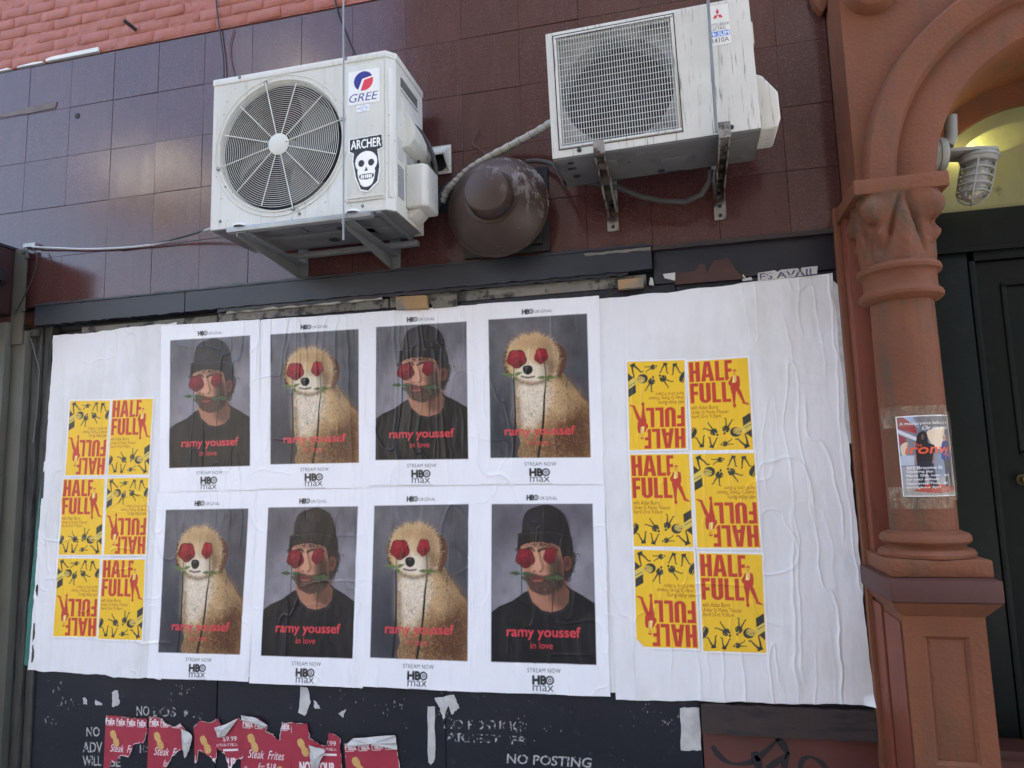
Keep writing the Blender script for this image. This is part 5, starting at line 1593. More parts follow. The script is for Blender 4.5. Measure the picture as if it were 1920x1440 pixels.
def column(CX, mirror=False):
    sg = -1 if mirror else 1
    CY = -0.225
    og = origin_of(bs)
    # plain pier behind the shaft
    x0, x1 = (CX - .155, CX + .150) if not mirror else (CX - .150, CX + .155)
    MB().box(x0, x1, -0.105, 0.235, 1.16, 2.70).build('pier', M_STONE_RED, bs, bevel=.006)
    MB().box(CX - sg * .168 - .012, CX - sg * .168 + .013, -0.03, 0.085, 0.0, ACZ).build('pier_fillet', M_STONE, bs, bevel=.004)
    sh = MB().lathe((CX, CY, 1.33), [(.1165, 0), (.117, .1), (.1165, .5), (.114, .92)], 'Z', 40).build('column_shaft', M_STONE_SHAFT, bs)
    # base mouldings
    prof = [(.120, .115), (.128, .108), (.148, .100), (.156, .086), (.156, .070), (.148, .058), (.136, .053), (.134, .046), (.142, .038), (.160, .030), (.167, .018), (.166, .004), (.15, 0)]
    MB().lathe((CX, CY, 1.248), [(r_, h_ * .86) for r_, h_ in prof], 'Z', 44).build('column_base', M_STONE, sh, origin=og)
    MB().box(CX - .170, CX + .166, -0.388, -0.04, 1.187, 1.249).build('plinth', M_STONE, sh, origin=og, bevel=.007)
    # necking rings and bell
    prof = [(.116, 0), (.138, .008), (.150, .018), (.153, .030), (.148, .042), (.138, .050), (.1335, .062), (.1335, .105), (.139, .113), (.151, .120), (.154, .133), (.149, .145), (.137, .152)]
    MB().lathe((CX, CY, 2.232), prof, 'Z', 44).build('neck_ring', M_STONE, sh, origin=og)
    mb = MB(); bm = mb.bm
    n, lv = 144, 44
    rings = []
    def g_(d, w): return math.exp(-(d / w) ** 2)
    def wrap_(d): return (d + math.pi) % (2 * math.pi) - math.pi
    for j in range(lv + 1):
        u = j / lv
        z = 2.382 + u * 0.270
        row = []
        for i in range(n):
            a = 2 * math.pi * i / n
            r = .1335 + .004 * u + .016 * u ** 4
            sq = 1 / max(abs(math.cos(a)), abs(math.sin(a)))
            r *= 1 + (min(sq, 1.32) - 1) * u ** 2 * .30
            for kf in range(4):                 # one face each: corner scrolls, valley V and tongue
                f0 = kf * math.pi / 2
                dc = wrap_(a - f0 - math.pi / 4)
                wob = 1 + .35 * (vnoise(kf * 3.1 + 1, 2.2, 31) - .5)
                r += .052 * wob * g_(dc, .27) * g_(u - .79, .155)                 # curled leaf tip
                r -= .014 * g_(dc, .10) * g_(u - .60, .10)                        # notch under it
                r += .030 * g_(wrap_(dc - .16), .17) * g_(u - .40, .11)           # lower lobe
                df = abs(wrap_(a - f0))
                if df < .9:
                    r -= .026 * g_(df - .56 * (1.12 - u), .075) * g_(u - .55, .38)   # V grooves
                    r += .012 * g_(df, .20) * g_(u - .35, .3)
                    r -= .010 * g_(df, .25) * g_(u - .95, .18)
            r += .007 * (fbm(a * 4, u * 6, 3, 3) - .5) + .004 * (vnoise(a * 12, u * 15, 4) - .5)
            droop = -.02 * g_(u - .70, .12) * max(g_(wrap_(a - k2 * math.pi / 2 - math.pi / 4), .25) for k2 in range(4))
            row.append(bm.verts.new((CX + r * math.cos(a), CY - .01 * u + r * math.sin(a), z + droop)))
        rings.append(row)
    for A, B in zip(rings, rings[1:]):
        for i in range(n): bm.faces.new((A[i], A[(i + 1) % n], B[(i + 1) % n], B[i]))
    mb.build('capital', M_STONE_SOOT, sh, origin=og, angle=80)
    mb = MB().box(CX - .172, CX + .166, -0.376, -0.03, 2.652, 2.712)
    bmesh.ops.subdivide_edges(mb.bm, edges=list(mb.bm.edges), cuts=4, use_grid_fill=True)
    for v in mb.bm.verts: v.co += Vector((0, .004 * (vnoise(v.co.x * 30, v.co.z * 30, 7) - .5), .005 * (vnoise(v.co.x * 25, v.co.y * 25, 8) - .5)))
    mb.build('abacus', M_STONE, sh, origin=og, bevel=.004)
    # pedestal: maroon cap slab, splayed neck, panelled die
    MB().box(CX - .193, CX + .168, -0.452, 0.0, 1.108, 1.186).build('pedestal_cap', M_STONE_DARK, bs, bevel=.008)
    a = [(CX - .193 + .004, -.448, 1.107), (CX + .164, -.448, 1.107), (CX + .164, -.0, 1.107), (CX - .189, -.0, 1.107)]
    b = [(CX - .152, -.402, 1.056), (CX + .121, -.402, 1.056), (CX + .121, 0, 1.056), (CX - .152, 0, 1.056)]
    MB().hexa(b, a).build('pedestal_neck', M_STONE, bs, smooth=False)
    # die with a sunk panel in front
    px0, px1, pz0, pz1 = CX - .085, CX + .060, 0.55, 0.985
    X = [CX - .150, px0, px1, CX + .118]; Zc = [0.0, pz0, pz1, 1.055]
    mb = MB(); bm = mb.bm
    g = [[bm.verts.new((x, -.400, z)) for x in X] for z in Zc]
    for j in range(3):
        for i in range(3):
            if (i, j) == (1, 1): continue
            bm.faces.new((g[j][i], g[j][i + 1], g[j + 1][i + 1], g[j + 1][i]))
    c1 = [g[1][1], g[1][2], g[2][2], g[2][1]]
    c2 = [bm.verts.new((x, -.388, z)) for x, z in ((px0 + .012, pz0 + .012), (px1 - .012, pz0 + .012), (px1 - .012, pz1 - .012), (px0 + .012, pz1 - .012))]
    c3 = [bm.verts.new((x, -.392, z)) for x, z in ((px0 + .022, pz0 + .022), (px1 - .022, pz0 + .022), (px1 - .022, pz1 - .022), (px0 + .022, pz1 - .022))]
    for A, B in ((c1, c2), (c2, c3)):
        for i in range(4): bm.faces.new((A[i], A[(i + 1) % 4], B[(i + 1) % 4], B[i]))
    bm.faces.new(c3)
    bk = {}
    for nme, x in (('l', X[0]), ('r', X[3])):
        bk[nme] = [bm.verts.new((x, .0, z)) for z in (0.0, 1.055)]
    bm.faces.new((bk['l'][0], g[0][0], g[1][0], g[2][0], g[3][0], bk['l'][1]))
    bm.faces.new((g[0][3], bk['r'][0], bk['r'][1], g[3][3], g[2][3], g[1][3]))
    bm.faces.new((g[3][0], g[3][1], g[3][2], g[3][3], bk['r'][1], bk['l'][1]))
    mb.build('pedestal', M_STONE, bs, angle=25)
    # red painted side cheek with its own sunk strip
    xs = CX - sg * .1515
    MB().box(min(xs, xs - sg * .004), max(xs, xs - sg * .004), -.385, -.17, .02, 1.03).build('pedestal_cheek', M_STONE_RED, bs, smooth=False)
    MB().box(min(xs, xs - sg * .010), max(xs, xs - sg * .010), -.15, .0, .0, 1.05).build('pedestal_cheek', M_STONE_RED, bs, bevel=.003)


column(0.888)
column(2 * ACX - 0.888, True)

# ------------------------------------------------------------------ lamp in the arch
lp = thing('cage_lamp', (1.10, -0.10, 2.90), 'grey caged outdoor lamp on a round junction box inside the arch', 'lamp')
og = origin_of(lp)
tilt = R_(14)
LX, LY, LZ = 1.096, -0.10, 2.885
ux, uz = math.cos(tilt * .6), -math.sin(-tilt * .6)         # arm direction
def LP(s, y, h):
    """lamp frame: s along the arm, h up its tilted axis"""
    return (LX + s * math.cos(tilt) + h * math.sin(tilt), LY + y, LZ - s * math.sin(tilt) * -0.0 + h * math.cos(tilt) - s * .10)


def lamp_lathe(name, s0, prof, m, n=28, parent=lp):
    mb = MB(); bm = mb.bm
    rings = []
    for r, h in prof:
        rings.append([bm.verts.new(LP(s0 + r * math.cos(2 * math.pi * i / n), r * math.sin(2 * math.pi * i / n), h)) for i in range(n)])
    for a, b in zip(rings, rings[1:]):
        for i in range(n): bm.faces.new((a[i], a[(i + 1) % n], b[(i + 1) % n], b[i]))
    return mb.build(name, m, parent, origin=og)


# junction box: short fat cylinder along the arm
mb = MB().lathe((LX - .03, LY, LZ - .0), [(.0001, 0), (.066, 0), (.068, .004), (.068, .046), (.072, .050), (.072, .068), (.066, .078), (.05, .084), (.0001, .086)], 'X', 28)
mb.build('junction_box', M_LAMP, lp)
mb = MB()
for k in range(7):
    a = 2 * math.pi * k / 7 + .3
    mb.tube([(LX - .008, LY + .068 * math.cos(a), LZ + .068 * math.sin(a)), (LX - .008, LY + .073 * math.cos(a), LZ + .073 * math.sin(a))], .016, 12)
mb.build('knockout_plugs', M_LAMP, lp)
MB().tube([(LX + .058, LY - .02, LZ + .03), (LX + .070, LY - .02, LZ + .055), (LX + .074, LY - .02, LZ + .075), (LX + .078, LY - .02, LZ + .155)], [.022, .026, .024, .026], 18).build('conduit_stub', M_LAMP, lp)
# arm plate
mb = MB()
S = [LP(.03, -.052, -.005), LP(.16, -.066, -.005), LP(.235, -.058, -.005), LP(.262, 0, -.005), LP(.235, .058, -.005), LP(.16, .066, -.005), LP(.03, .052, -.005)]
S2 = [(x, y, z + .016) for x, y, z in S]
mb.hexa(S, S2)
mb.build('arm_plate', M_LAMP, lp, bevel=.004)
s0 = .185
lamp_lathe('lamp_collar', s0, [(.0001, -.004), (.066, -.004), (.074, -.010), (.075, -.020), (.070, -.024), (.070, -.032), (.066, -.040), (.052, -.042)], M_LAMP)
lamp_lathe('glass_jar', s0, [(.050, -.030), (.052, -.05), (.051, -.15), (.047, -.17), (.038, -.188), (.022, -.20), (.0001, -.205)], M_LGLASS)
lamp_lathe('bulb', s0, [(.016, -.035), (.018, -.07), (.028, -.10), (.030, -.12), (.022, -.142), (.0001, -.15)], weathered('frosted_bulb', (.7, .7, .66, 1), (.65, .65, .6, 1), 10, .4, 0))
mb = MB()
for h in (-.072, -.106, -.140, -.172):
    r = .060 if h > -.16 else .057
    mb.tube([LP(s0 + r * math.cos(2 * math.pi * i / 28), r * math.sin(2 * math.pi * i / 28), h) for i in range(29)], .0042, 7)
for k in range(4):
    a = math.pi / 2 * k - 1.9
    mb.tube([LP(s0 + r * math.cos(a), r * math.sin(a), h) for r, h in ((.062, -.036), (.062, -.1), (.060, -.168), (.048, -.196), (.025, -.213), (.004, -.217))], .0042, 7)
mb.build('guard_cage', M_LAMP, lp)
# the lit lens behind the arm and its light
lx, ly, lz = 1.315, 0.205, 3.0
MB().lathe((lx, ly, lz), [(.0001, .0), (.010, .002), (.012, .008), (.008, .013), (.0001, .014)], 'Z', 16).build('lit_lens', M_LAMPON, lp)
MB().tube([(lx, ly, lz), (LX + .16, -.01, LZ + .005)], .004, 8).build('lens_stem', M_LAMP, lp)
for nm, typ, en, loc, soft in (('lamp_light', 'SPOT', 0.8, (lx + .006, ly - .002, lz + .018), .003), ('lamp_glow', 'POINT', 0.07, (lx + .07, .06, lz - .02), .02)):
    ld = bpy.data.lights.new(nm, typ)
    ld.energy, ld.color, ld.shadow_soft_size = en, (1.0, 0.92, 0.40), soft
    if typ == 'SPOT': ld.spot_size, ld.spot_blend = R_(46), 0.12
    lo_ = bpy.data.objects.new(nm, ld); COL.objects.link(lo_)
    lo_.parent = lp
    lo_.location = Vector(loc) - Vector(lp.location)
    if typ == 'SPOT': lo_.rotation_euler = Vector((0.10, 0.060, 0.028)).to_track_quat('-Z', 'Y').to_euler()

# photo flyer wrapped round the column with clear tape
SHOPF = paint_shop_flyer()
CXc, CYc, Rc = 0.888, -0.225, 0.1185
def wrap(name, a0, a1, z0, z1, r, material, colors=None, n=(20, 20), label=None, cat=None, parent=None, skew=0.0, buckle=0.0):
    h, w = colors.shape[:2] if colors is not None else n
    t, s = np.meshgrid(np.linspace(0, 1, w), np.linspace(0, 1, h))
    a = a0 + (a1 - a0) * t + skew * s
    rr_ = r + buckle * (fbm(t * 5, s * 4, 66, 3) - .3)
    X, Y, Z = CXc + rr_ * np.sin(a), CYc - rr_ * np.cos(a), z1 + (z0 - z1) * s
    org = (CXc, CYc - r, z0) if parent is None else tuple(origin_of(parent))
    me = grid_mesh(name, X, Y, Z, None, colors, org)
    o = link_mesh(name, me, material, parent)
    if parent is None:
        o.location = org
        tag(o, label, cat)
    return o


sf = wrap('photo_flyer', -0.78, 0.98, 1.475, 1.778, Rc + .0015, M_PAPER, SHOPF, label='small photo flyer taped round the brown column', cat='flyer', buckle=.002)
wrap('tape_strip', -1.35, 0.9, 1.735, 1.815, Rc + .004, M_TAPE, None, (30, 60), parent=sf, buckle=.006)
wrap('tape_strip', -1.30, 0.75, 1.430, 1.510, Rc + .004, M_TAPE, None, (30, 60), parent=sf, buckle=.006)
wrap('tape_strip', 0.55, 1.15, 1.46, 1.79, Rc + .0055, M_TAPE, None, (60, 20), parent=sf, buckle=.004)

# ------------------------------------------------------------------ round-fan condenser
ac = thing('air_conditioner', (-1.64, -0.315, 2.77), 'cream condenser with a large round fan guard and a skull sticker', 'air conditioner', 'outdoor condensers on wall brackets')
og = origin_of(ac)
X0, X1, Y0, Y1, Z0, Z1 = -2.092, -1.172, -0.500, -0.125, 2.772, 3.522
FX, FZ, FR = -1.735, 3.144, 0.318
ch = 0.034
# casing body: front with a round hole, chamfered right front corner
mb = MB(); bm = mb.bm
N = 64
hole = [bm.verts.new((FX + FR * math.cos(2 * math.pi * i / N), Y0, FZ + FR * math.sin(2 * math.pi * i / N))) for i in range(N)]
def edge_pt(a):
    c, s = math.cos(a), math.sin(a)
    xa, xb, za, zb = X0, X1 - ch, Z0, Z1 - .022
    k = min(((xb - FX) / c if c > 1e-9 else 1e9), ((xa - FX) / c if c < -1e-9 else 1e9), ((zb - FZ) / s if s > 1e-9 else 1e9), ((za - FZ) / s if s < -1e-9 else 1e9))
    return (FX + c * k, Y0, FZ + s * k)
angs = [2 * math.pi * i / N for i in range(N)]
cor = [math.atan2(z - FZ, x - FX) % (2 * math.pi) for x in (X0, X1 - ch) for z in (Z0, Z1 - .022)]
for c_ in cor:
    i = min(range(N), key=lambda k: abs(angs[k] - c_)); angs[i] = c_
ov = [bm.verts.new(edge_pt(a)) for a in angs]
for i in range(N):
    j = (i + 1) % N
    bm.faces.new((hole[i], hole[j], ov[j], ov[i]))
# rolled lip into the fan well
prev = hole
for r, y in ((FR - .004, Y0 + .002), (FR - .010, Y0 + .010), (FR - .014, Y0 + .022)):
    row = [bm.verts.new((FX + r * math.cos(2 * math.pi * i / N), y, FZ + r * math.sin(2 * math.pi * i / N))) for i in range(N)]
    for i in range(N): bm.faces.new((prev[i], prev[(i + 1) % N], row[(i + 1) % N], row[i]))
    prev = row
zt = Z1 - .022
mb.build('front_panel', M_CASING, ac, angle=30)
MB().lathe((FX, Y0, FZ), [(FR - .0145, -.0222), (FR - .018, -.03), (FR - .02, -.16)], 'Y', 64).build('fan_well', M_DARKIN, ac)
mb = MB()
loop = [(X1 - ch, Y0), (X1, Y0 + ch), (X1, Y1), (X0, Y1), (X0, Y0)]
bm = mb.bm
lo = [bm.verts.new((x, y, Z0)) for x, y in loop]; hi = [bm.verts.new((x, y, zt)) for x, y in loop]
for i in range(4): bm.faces.new((lo[i], lo[i + 1], hi[i + 1], hi[i]))
mb.build('side_panel', M_CASING, ac, smooth=False)
mb = MB()
l2_ = [(X0 - .004, Y0 - .005), (X1 - ch, Y0 - .005), (X1 + .005, Y0 + ch), (X1 + .005, Y1 + .004), (X0 - .004, Y1 + .004)]
mb.hexa([(x, y, zt - .010) for x, y in l2_], [(x, y, Z1) for x, y in l2_])
mb.build('lid', M_CASING, ac, bevel=.005)
mb = MB()
l3 = [(X0 + .004, Y0 + .003), (X1 - ch - .002, Y0 + .003), (X1 - .004, Y0 + ch + .002), (X1 - .004, Y1 - .06), (X1 - .06, Y1 - .004), (X0 + .1, Y1 - .004), (X0 + .004, Y1 - .10)]
mb.hexa([(x, y, Z0 - .006) for x, y in l3], [(x, y, Z0 + .02) for x, y in l3])
bp_ = mb.build('base_pan', M_PAN, ac, bevel=.004)
mb = MB()
for x, y, r in ((-1.60, -.22, .028), (-1.50, -.36, .018), (-1.72, -.40, .008), (-1.66, -.37, .007), (-1.40, -.30, .007)):
    mb.lathe((x, y, Z0 - .0075), [(.0001, 0), (r, 0), (r, .001)], 'Z', 18)
mb.build('drain_holes', M_DARKIN, bp_, origin=og)
mb = MB()
for x0, x1, y0, y1 in ((-1.98, -1.66, -.45, -.38), (-1.90, -1.35, -.34, -.27), (-1.56, -1.26, -.45, -.39), (-1.45, -1.25, -.33, -.20)): mb.box(x0, x1, y0, y1, Z0 - .011, Z0 - .005)
tag(mb.build('pan_ribs', M_PAN, bp_, bevel=.003, origin=og), kind='stuff')
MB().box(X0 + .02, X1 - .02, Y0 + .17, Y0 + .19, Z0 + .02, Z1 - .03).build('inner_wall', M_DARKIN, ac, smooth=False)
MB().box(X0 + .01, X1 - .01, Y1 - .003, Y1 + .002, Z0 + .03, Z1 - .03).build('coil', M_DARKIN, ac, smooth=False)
# fan
mb = MB().lathe((FX, Y0 + .10, FZ), [(.0001, .035), (.05, .033), (.062, .02), (.064, -.04)], 'Y', 28)
fo = mb.build('fan_hub', M_FAN, ac)
for k in range(3):
    mb = MB(); bm = mb.bm
    nr, na = 8, 12
    g = []
    for i in range(nr + 1):
        r = .06 + (.285 - .06) * i / nr
        wd = .95 - .15 * (i / nr)
        row = []
        for j in range(na + 1):
            a = 2.2 + 2 * math.pi / 3 * k + wd * (j / na) + .55 * (i / nr) ** 1.5
            row.append(bm.verts.new((FX + r * math.cos(a), Y0 + .075 + .075 * (1 - j / na) + .01, FZ + r * math.sin(a))))
        g.append(row)
    for i in range(nr):
        for j in range(na): bm.faces.new((g[i][j], g[i][j + 1], g[i + 1][j + 1], g[i + 1][j]))
    mb.build('fan_blade', M_FAN, fo, origin=og)
# wire guard: rings and spokes in one part
mb = MB()
nrg = 25
for i in range(nrg):
    r = .062 + (FR - .020 - .062) * i / (nrg - 1)
    mb.ring((FX, Y0 - .006 + .004 * (r / FR) ** 2, FZ), r, .0013, 'Y', 72, 5)
for k in range(12):
    a = 2 * math.pi * k / 12 + .235
    e = FR + (.012 if k % 3 == 0 else -.018)
    mb.tube([(FX + .05 * math.cos(a), Y0 - .011, FZ + .05 * math.sin(a)), (FX + e * math.cos(a), Y0 - .008, FZ + e * math.sin(a))], .0024, 6)
gd = mb.build('fan_guard', M_WIRE, ac); tag(gd, kind='stuff')
MB().lathe((FX, Y0 - .008, FZ), [(.0001, .008), (.044, .0075), (.052, .004), (.0525, -.002)], 'Y', 36).build('guard_disc', M_CASING, ac)
mb = MB()
mb.ring((FX, Y0, FZ), FR + .024, .0035, 'Y', 96, 6); mb.ring((FX, Y0 - .001, FZ), FR + .002, .004, 'Y', 96, 6)
mb.build('well_rim', M_CASING, ac)
def screw(mb, x, z, y, r=.0055):
    mb.lathe((x, y, z), [(.0001, .003), (r * .8, .003), (r, .001), (r * 1.5, 0)], 'Y', 10)


mb = MB()
for k in (0, 3, 6, 9):
    a = 2 * math.pi * k / 12 + .235; screw(mb, FX + (FR + .010) * math.cos(a), FZ + (FR + .010) * math.sin(a), Y0 - .006, .007)
for x, z in ((-2.04, 2.81), (-1.63, 2.80), (-1.32, 2.80), (-1.95, 3.512), (-1.40, 3.512)): screw(mb, x, z, Y0 - (.006 if z > 3.5 else .001))
mb.build('screws', M_DGALV, ac)
# service panel right of the fan: raised frame with sunk middle, rounded rib
mb = MB().box(-1.398, -1.214, Y0 - .007, Y0 + .001, 2.822, 3.470)
sp_ = mb.build('service_panel', M_CASING, ac, bevel=.005, seg=3)
MB().box(-1.392, -1.220, Y0 - .0115, Y0 - .0068, 2.835, 2.842).build('panel_lip', M_CASING, sp_, bevel=.0018, origin=og)
mb = MB()
ax, ay = X1 - ch * .5, Y0 + ch * .5
d45 = .7071 * .004
mb.hexa([(ax - .009, ay - .009 - .003, 2.83), (ax - .004, ay - .004 - .006, 2.83), (ax + .004, ay + .004 - .006, 2.83), (ax + .009, ay + .009 - .003, 2.83)], [(ax - .009, ay - .009 - .003, 3.44), (ax - .004, ay - .004 - .006, 3.44), (ax + .004, ay + .004 - .006, 3.44), (ax + .009, ay + .009 - .003, 3.44)])
mb.build('corner_rib', M_CASING, ac, bevel=.001)
# side: grip recess with its hood, sunk label plate, valve box
mb = MB()
A = [(X1, Y0 + .11, 3.30), (X1, Y0 + .30, 3.30), (X1, Y0 + .30, 3.13), (X1, Y0 + .11, 3.13)]
prof = [(3.36, .002), (3.30, .012), (3.22, .050), (3.18, .062), (3.14, .060), (3.11, .035), (3.10, .002)]
L_ = [(X1 - .002 + d, Y0 + .10 + (.012 if d > .01 else 0), z) for z, d in prof]; Rr = [(X1 - .002 + d, Y0 + .335, z) for z, d in prof]
mb.hexa(L_, Rr)
mb.build('valve_hood', M_CASING, ac, bevel=.009, seg=3)
MB().box(X1 - .001, X1 + .003, Y0 + .09, Y0 + .30, 3.385, 3.44).build('grip_recess', M_PAN, ac, bevel=.001)
mb = MB()
mb.box(X1 - .001, X1 + .006, Y0 + .085, Y0 + .305, 3.436, 3.447); mb.box(X1 - .001, X1 + .006, Y0 + .085, Y0 + .305, 3.376, 3.386)
mb.build('grip_lip', M_CASING, ac, bevel=.002)
mb = MB()
vb = [(X1, Y0 + .14), (X1 + .085, Y0 + .14), (X1 + .105, Y0 + .165), (X1 + .105, Y0 + .30), (X1, Y0 + .30)]
mb.hexa([(x, y, 2.83 + (.03 if x > X1 + .08 else 0) * 0) for x, y in vb], [(x, y, 3.035) for x, y in vb])
mb.build('valve_cover', M_CASING, ac, bevel=.012, seg=3)
MB().prism([(X1, 2.79), (X1 + .03, 2.80), (X1 + .06, 2.829), (X1, 2.829)], Y0 + .17, Y0 + .29).build('valve_cover_foot', M_CASING, ac, bevel=.004)
mb = MB(); mb.box(X1 - .001, X1 + .002, Y0 + .05, Y0 + .12, 2.85, 3.0)
mb.build('rating_plate', weathered('rating_plate', (.10, .11, .13, 1), (.4, .4, .4, 1), 130, .5, 0), ac, smooth=False)
MB().box(X1 - .001, X1 + .002, Y0 + .055, Y0 + .11, 3.03, 3.13).build('rating_plate', weathered('pale_plate', (.42, .42, .4, 1), (.62, .62, .58, 1), 120, .5, 0), ac, smooth=False)
MB().box(X1 - .001, X1 + .002, Y0 + .16, Y0 + .21, 3.05, 3.10).build('barcode_label', weathered('barcode_label', (.7, .7, .7, 1), (.2, .2, .2, 1), 140, .5, 0), ac, smooth=False)


def decal(name, x0, x1, z0, z1, y, img, parent, mask=None, step=1, bulge=0.0, root=None):
    img = img[::step, ::step]
    h, w = img.shape[:2]
    X, Z = np.meshgrid(np.linspace(x0, x1, w), np.linspace(z1, z0, h))
    Y = np.full_like(X, y) - bulge * fbm(X * 40, Z * 25, 3, 3)
    me = grid_mesh(name, X, Y, Z, mask[::step, ::step] if mask is not None else None, img, tuple(root if root is not None else origin_of(parent)))
    return link_mesh(name, me, M_PAPER, parent)


decal('badge', -1.385, -1.232, 3.278, 3.440, Y0 - .0086, paint_round_badge(), ac, step=2)
decal('inverter_label', -1.345, -1.283, 3.240, 3.272, Y0 - .0086, paint_inverter(), ac)
im_, mk_ = paint_sticker()
o = decal('skull_sticker', -1.382, -1.216, 2.858, 3.122, 0, im_, None, mk_, 2, .0015, root=(-1.30, 0, 2.858))
o.location = (-1.30, Y0 - .0090, 2.858)
tag(o, 'black and white skull sticker with hand lettering on the round-fan condenser', 'sticker')
# steel bracket below it
bk = thing('wall_bracket', (-1.61, -0.27, 2.64), 'galvanised cantilever bracket with two arms under the round-fan condenser', 'bracket')
MB().box(-1.965, -1.255, -.560, -.524, 2.728, 2.752).build('front_rail', M_GALV, bk, bevel=.003)
MB().box(-1.915, -1.20, -.140, -.105, 2.725, 2.750).build('rear_rail', M_DGALV, bk, bevel=.003)
for x in (-1.915, -1.395):
    mb = MB()
    mb.hexa([(x, -.555, 2.705), (x + .005, -.555, 2.705), (x + .005, -.003, 2.655), (x, -.003, 2.655)], [(x, -.555, 2.728), (x + .005, -.555, 2.728), (x + .005, -.003, 2.728), (x, -.003, 2.728)])
    mb.box(x + .005, x + .048, -.553, -.004, 2.721, 2.727)
    ar = mb.build('arm', M_DGALV, bk, smooth=False)
    MB().box(x - .004, x + .052, -.012, -.001, 2.640, 2.810).build('wall_plate', M_DGALV, bk, bevel=.002)
mb = MB()
for x in (-1.90, -1.34):
    mb.lathe((x, -.545, 2.753), [(.032, 0), (.030, .010), (.018, .016), (.0001, .017)], 'Z', 18)
mb.build('rubber_feet', M_WHITE, bk)
MB().box(-1.245, -1.225, -.52, -.11, 2.752, 2.764).build('cross_strip', M_DGALV, bk, smooth=False)
# threaded rods that hang down in front of both units
rd = MB().tube([(-1.374, -.575, 2.625), (-1.376, -.575, 3.5), (-1.380, -.575, 5.2)], .0042, 8).build('hanger_rod', M_GALV)
tag(rd, 'thin steel rod hanging down in front of the round-fan condenser', 'rod', 'rods in front of the condensers')
rd = MB().tube([(.2005, -.545, 2.905), (.202, -.545, 3.4), (.200, -.545, 5.2)], .0062, 8).build('hanger_rod', M_DGALV)
tag(rd, 'thin dark rod hanging down in front of the square-grille condenser', 'rod', 'rods in front of the condensers')

# ------------------------------------------------------------------ square-grille condenser, hung slightly askew
mc = thing('air_conditioner', (-0.46, -0.35, 2.904), 'weathered condenser with a square wire grille and red diamond badge', 'air conditioner', 'outdoor condensers on wall brackets', rot=(0, R_(-1.15), 0))
og = Vector(mc.location)
X0, X1, Y0, Y1, Z0, Z1 = -0.460, 0.374, -0.500, -0.205, 2.904, 3.470
gx0_, gx1_, gz0_, gz1_ = -0.418, 0.066, 2.948, 3.442
mb = MB(); bm = mb.bm
xs, zs = [X0, gx0_, gx1_, X1], [Z0, gz0_, gz1_, Z1]
g = [[bm.verts.new((x, Y0, z)) for x in xs] for z in zs]
for j in range(3):
    for i in range(3):
        if (i, j) != (1, 1): bm.faces.new((g[j][i], g[j][i + 1], g[j + 1][i + 1], g[j + 1][i]))
hl = [g[1][1], g[1][2], g[2][2], g[2][1]]
h2 = [bm.verts.new((v.co.x + dx * .008, Y0 + .02, v.co.z + dz * .008)) for v, (dx, dz) in zip(hl, ((1, 1), (-1, 1), (-1, -1), (1, -1)))]
for i in range(4): bm.faces.new((hl[i], hl[(i + 1) % 4], h2[(i + 1) % 4], h2[i]))
bk_ = [[bm.verts.new((x, Y1, z)) for x in (X0, X1)] for z in (Z0, Z1)]
bm.faces.new((bk_[0][0], g[0][0], g[1][0], g[2][0], g[3][0], bk_[1][0]))
bm.faces.new((g[0][3], bk_[0][1], bk_[1][1], g[3][3], g[2][3], g[1][3]))
bm.faces.new((g[3][0], g[3][1], g[3][2], g[3][3], bk_[1][1], bk_[1][0]))
mb.build('casing', M_CASING_OLD, mc, bevel=.006, angle=30)
mb = MB()
l3 = [(X0 + .003, Y0 + .004), (X1 - .003, Y0 + .004), (X1 - .003, Y1 - .004), (X0 + .02, Y1 - .004)]
mb.hexa([(x, y, Z0 - .007) for x, y in l3], [(x, y, Z0 + .01) for x, y in l3])
bp_ = mb.build('base_pan', M_PAN, mc, bevel=.003)
mb = MB()
for x, y, r in ((-.39, -.45, .014), (-.385, -.31, .016), (-.02, -.24, .017), (-.25, -.36, .005), (-.15, -.38, .005)): mb.lathe((x, y, Z0 - .0085), [(.0001, 0), (r, 0), (r, .001)], 'Z', 16)
mb.box(-.41, -.375, -.405, -.385, Z0 - .0088, Z0 - .0072)
mb.box(-.25, -.18, -.215, -.207, Z0 - .0088, Z0 - .0072); mb.box(.0, .08, -.222, -.208, Z0 - .0088, Z0 - .0072)
mb.build('drain_holes', M_DARKIN, bp_, origin=og)
mb = MB()
for x0, x1, y0, y1 in ((-.30, -.20, -.43, -.36), (-.12, .05, -.46, -.41), (-.02, .12, -.37, -.30), (.24, .34, -.45, -.30)): mb.box(x0, x1, y0, y1, Z0 - .011, Z0 - .006)
tag(mb.build('pan_ribs', M_PAN, bp_, bevel=.003, origin=og), kind='stuff')
# inside: pale shroud plate with a round mouth, dark well, fan
mcx, mcz, mr = -0.172, 3.190, 0.232
mb = MB(); bm = mb.bm
N = 48
ho_ = [bm.verts.new((mcx + mr * math.cos(2 * math.pi * i / N), Y0 + .045, mcz + mr * math.sin(2 * math.pi * i / N))) for i in range(N)]
def sq_pt(a):
    c, s = math.cos(a), math.sin(a)
    k = min(abs(.25 / c) if abs(c) > 1e-9 else 9, abs(.255 / s) if abs(s) > 1e-9 else 9)
    return (mcx + c * k, Y0 + .03, mcz + s * k)
oo = [bm.verts.new(sq_pt(2 * math.pi * i / N)) for i in range(N)]
for i in range(N): bm.faces.new((ho_[i], ho_[(i + 1) % N], oo[(i + 1) % N], oo[i]))
in_ = [bm.verts.new((mcx + (mr - .006) * math.cos(2 * math.pi * i / N), Y0 + .14, mcz + (mr - .006) * math.sin(2 * math.pi * i / N))) for i in range(N)]
for i in range(N): bm.faces.new((ho_[i], ho_[(i + 1) % N], in_[(i + 1) % N], in_[i]))
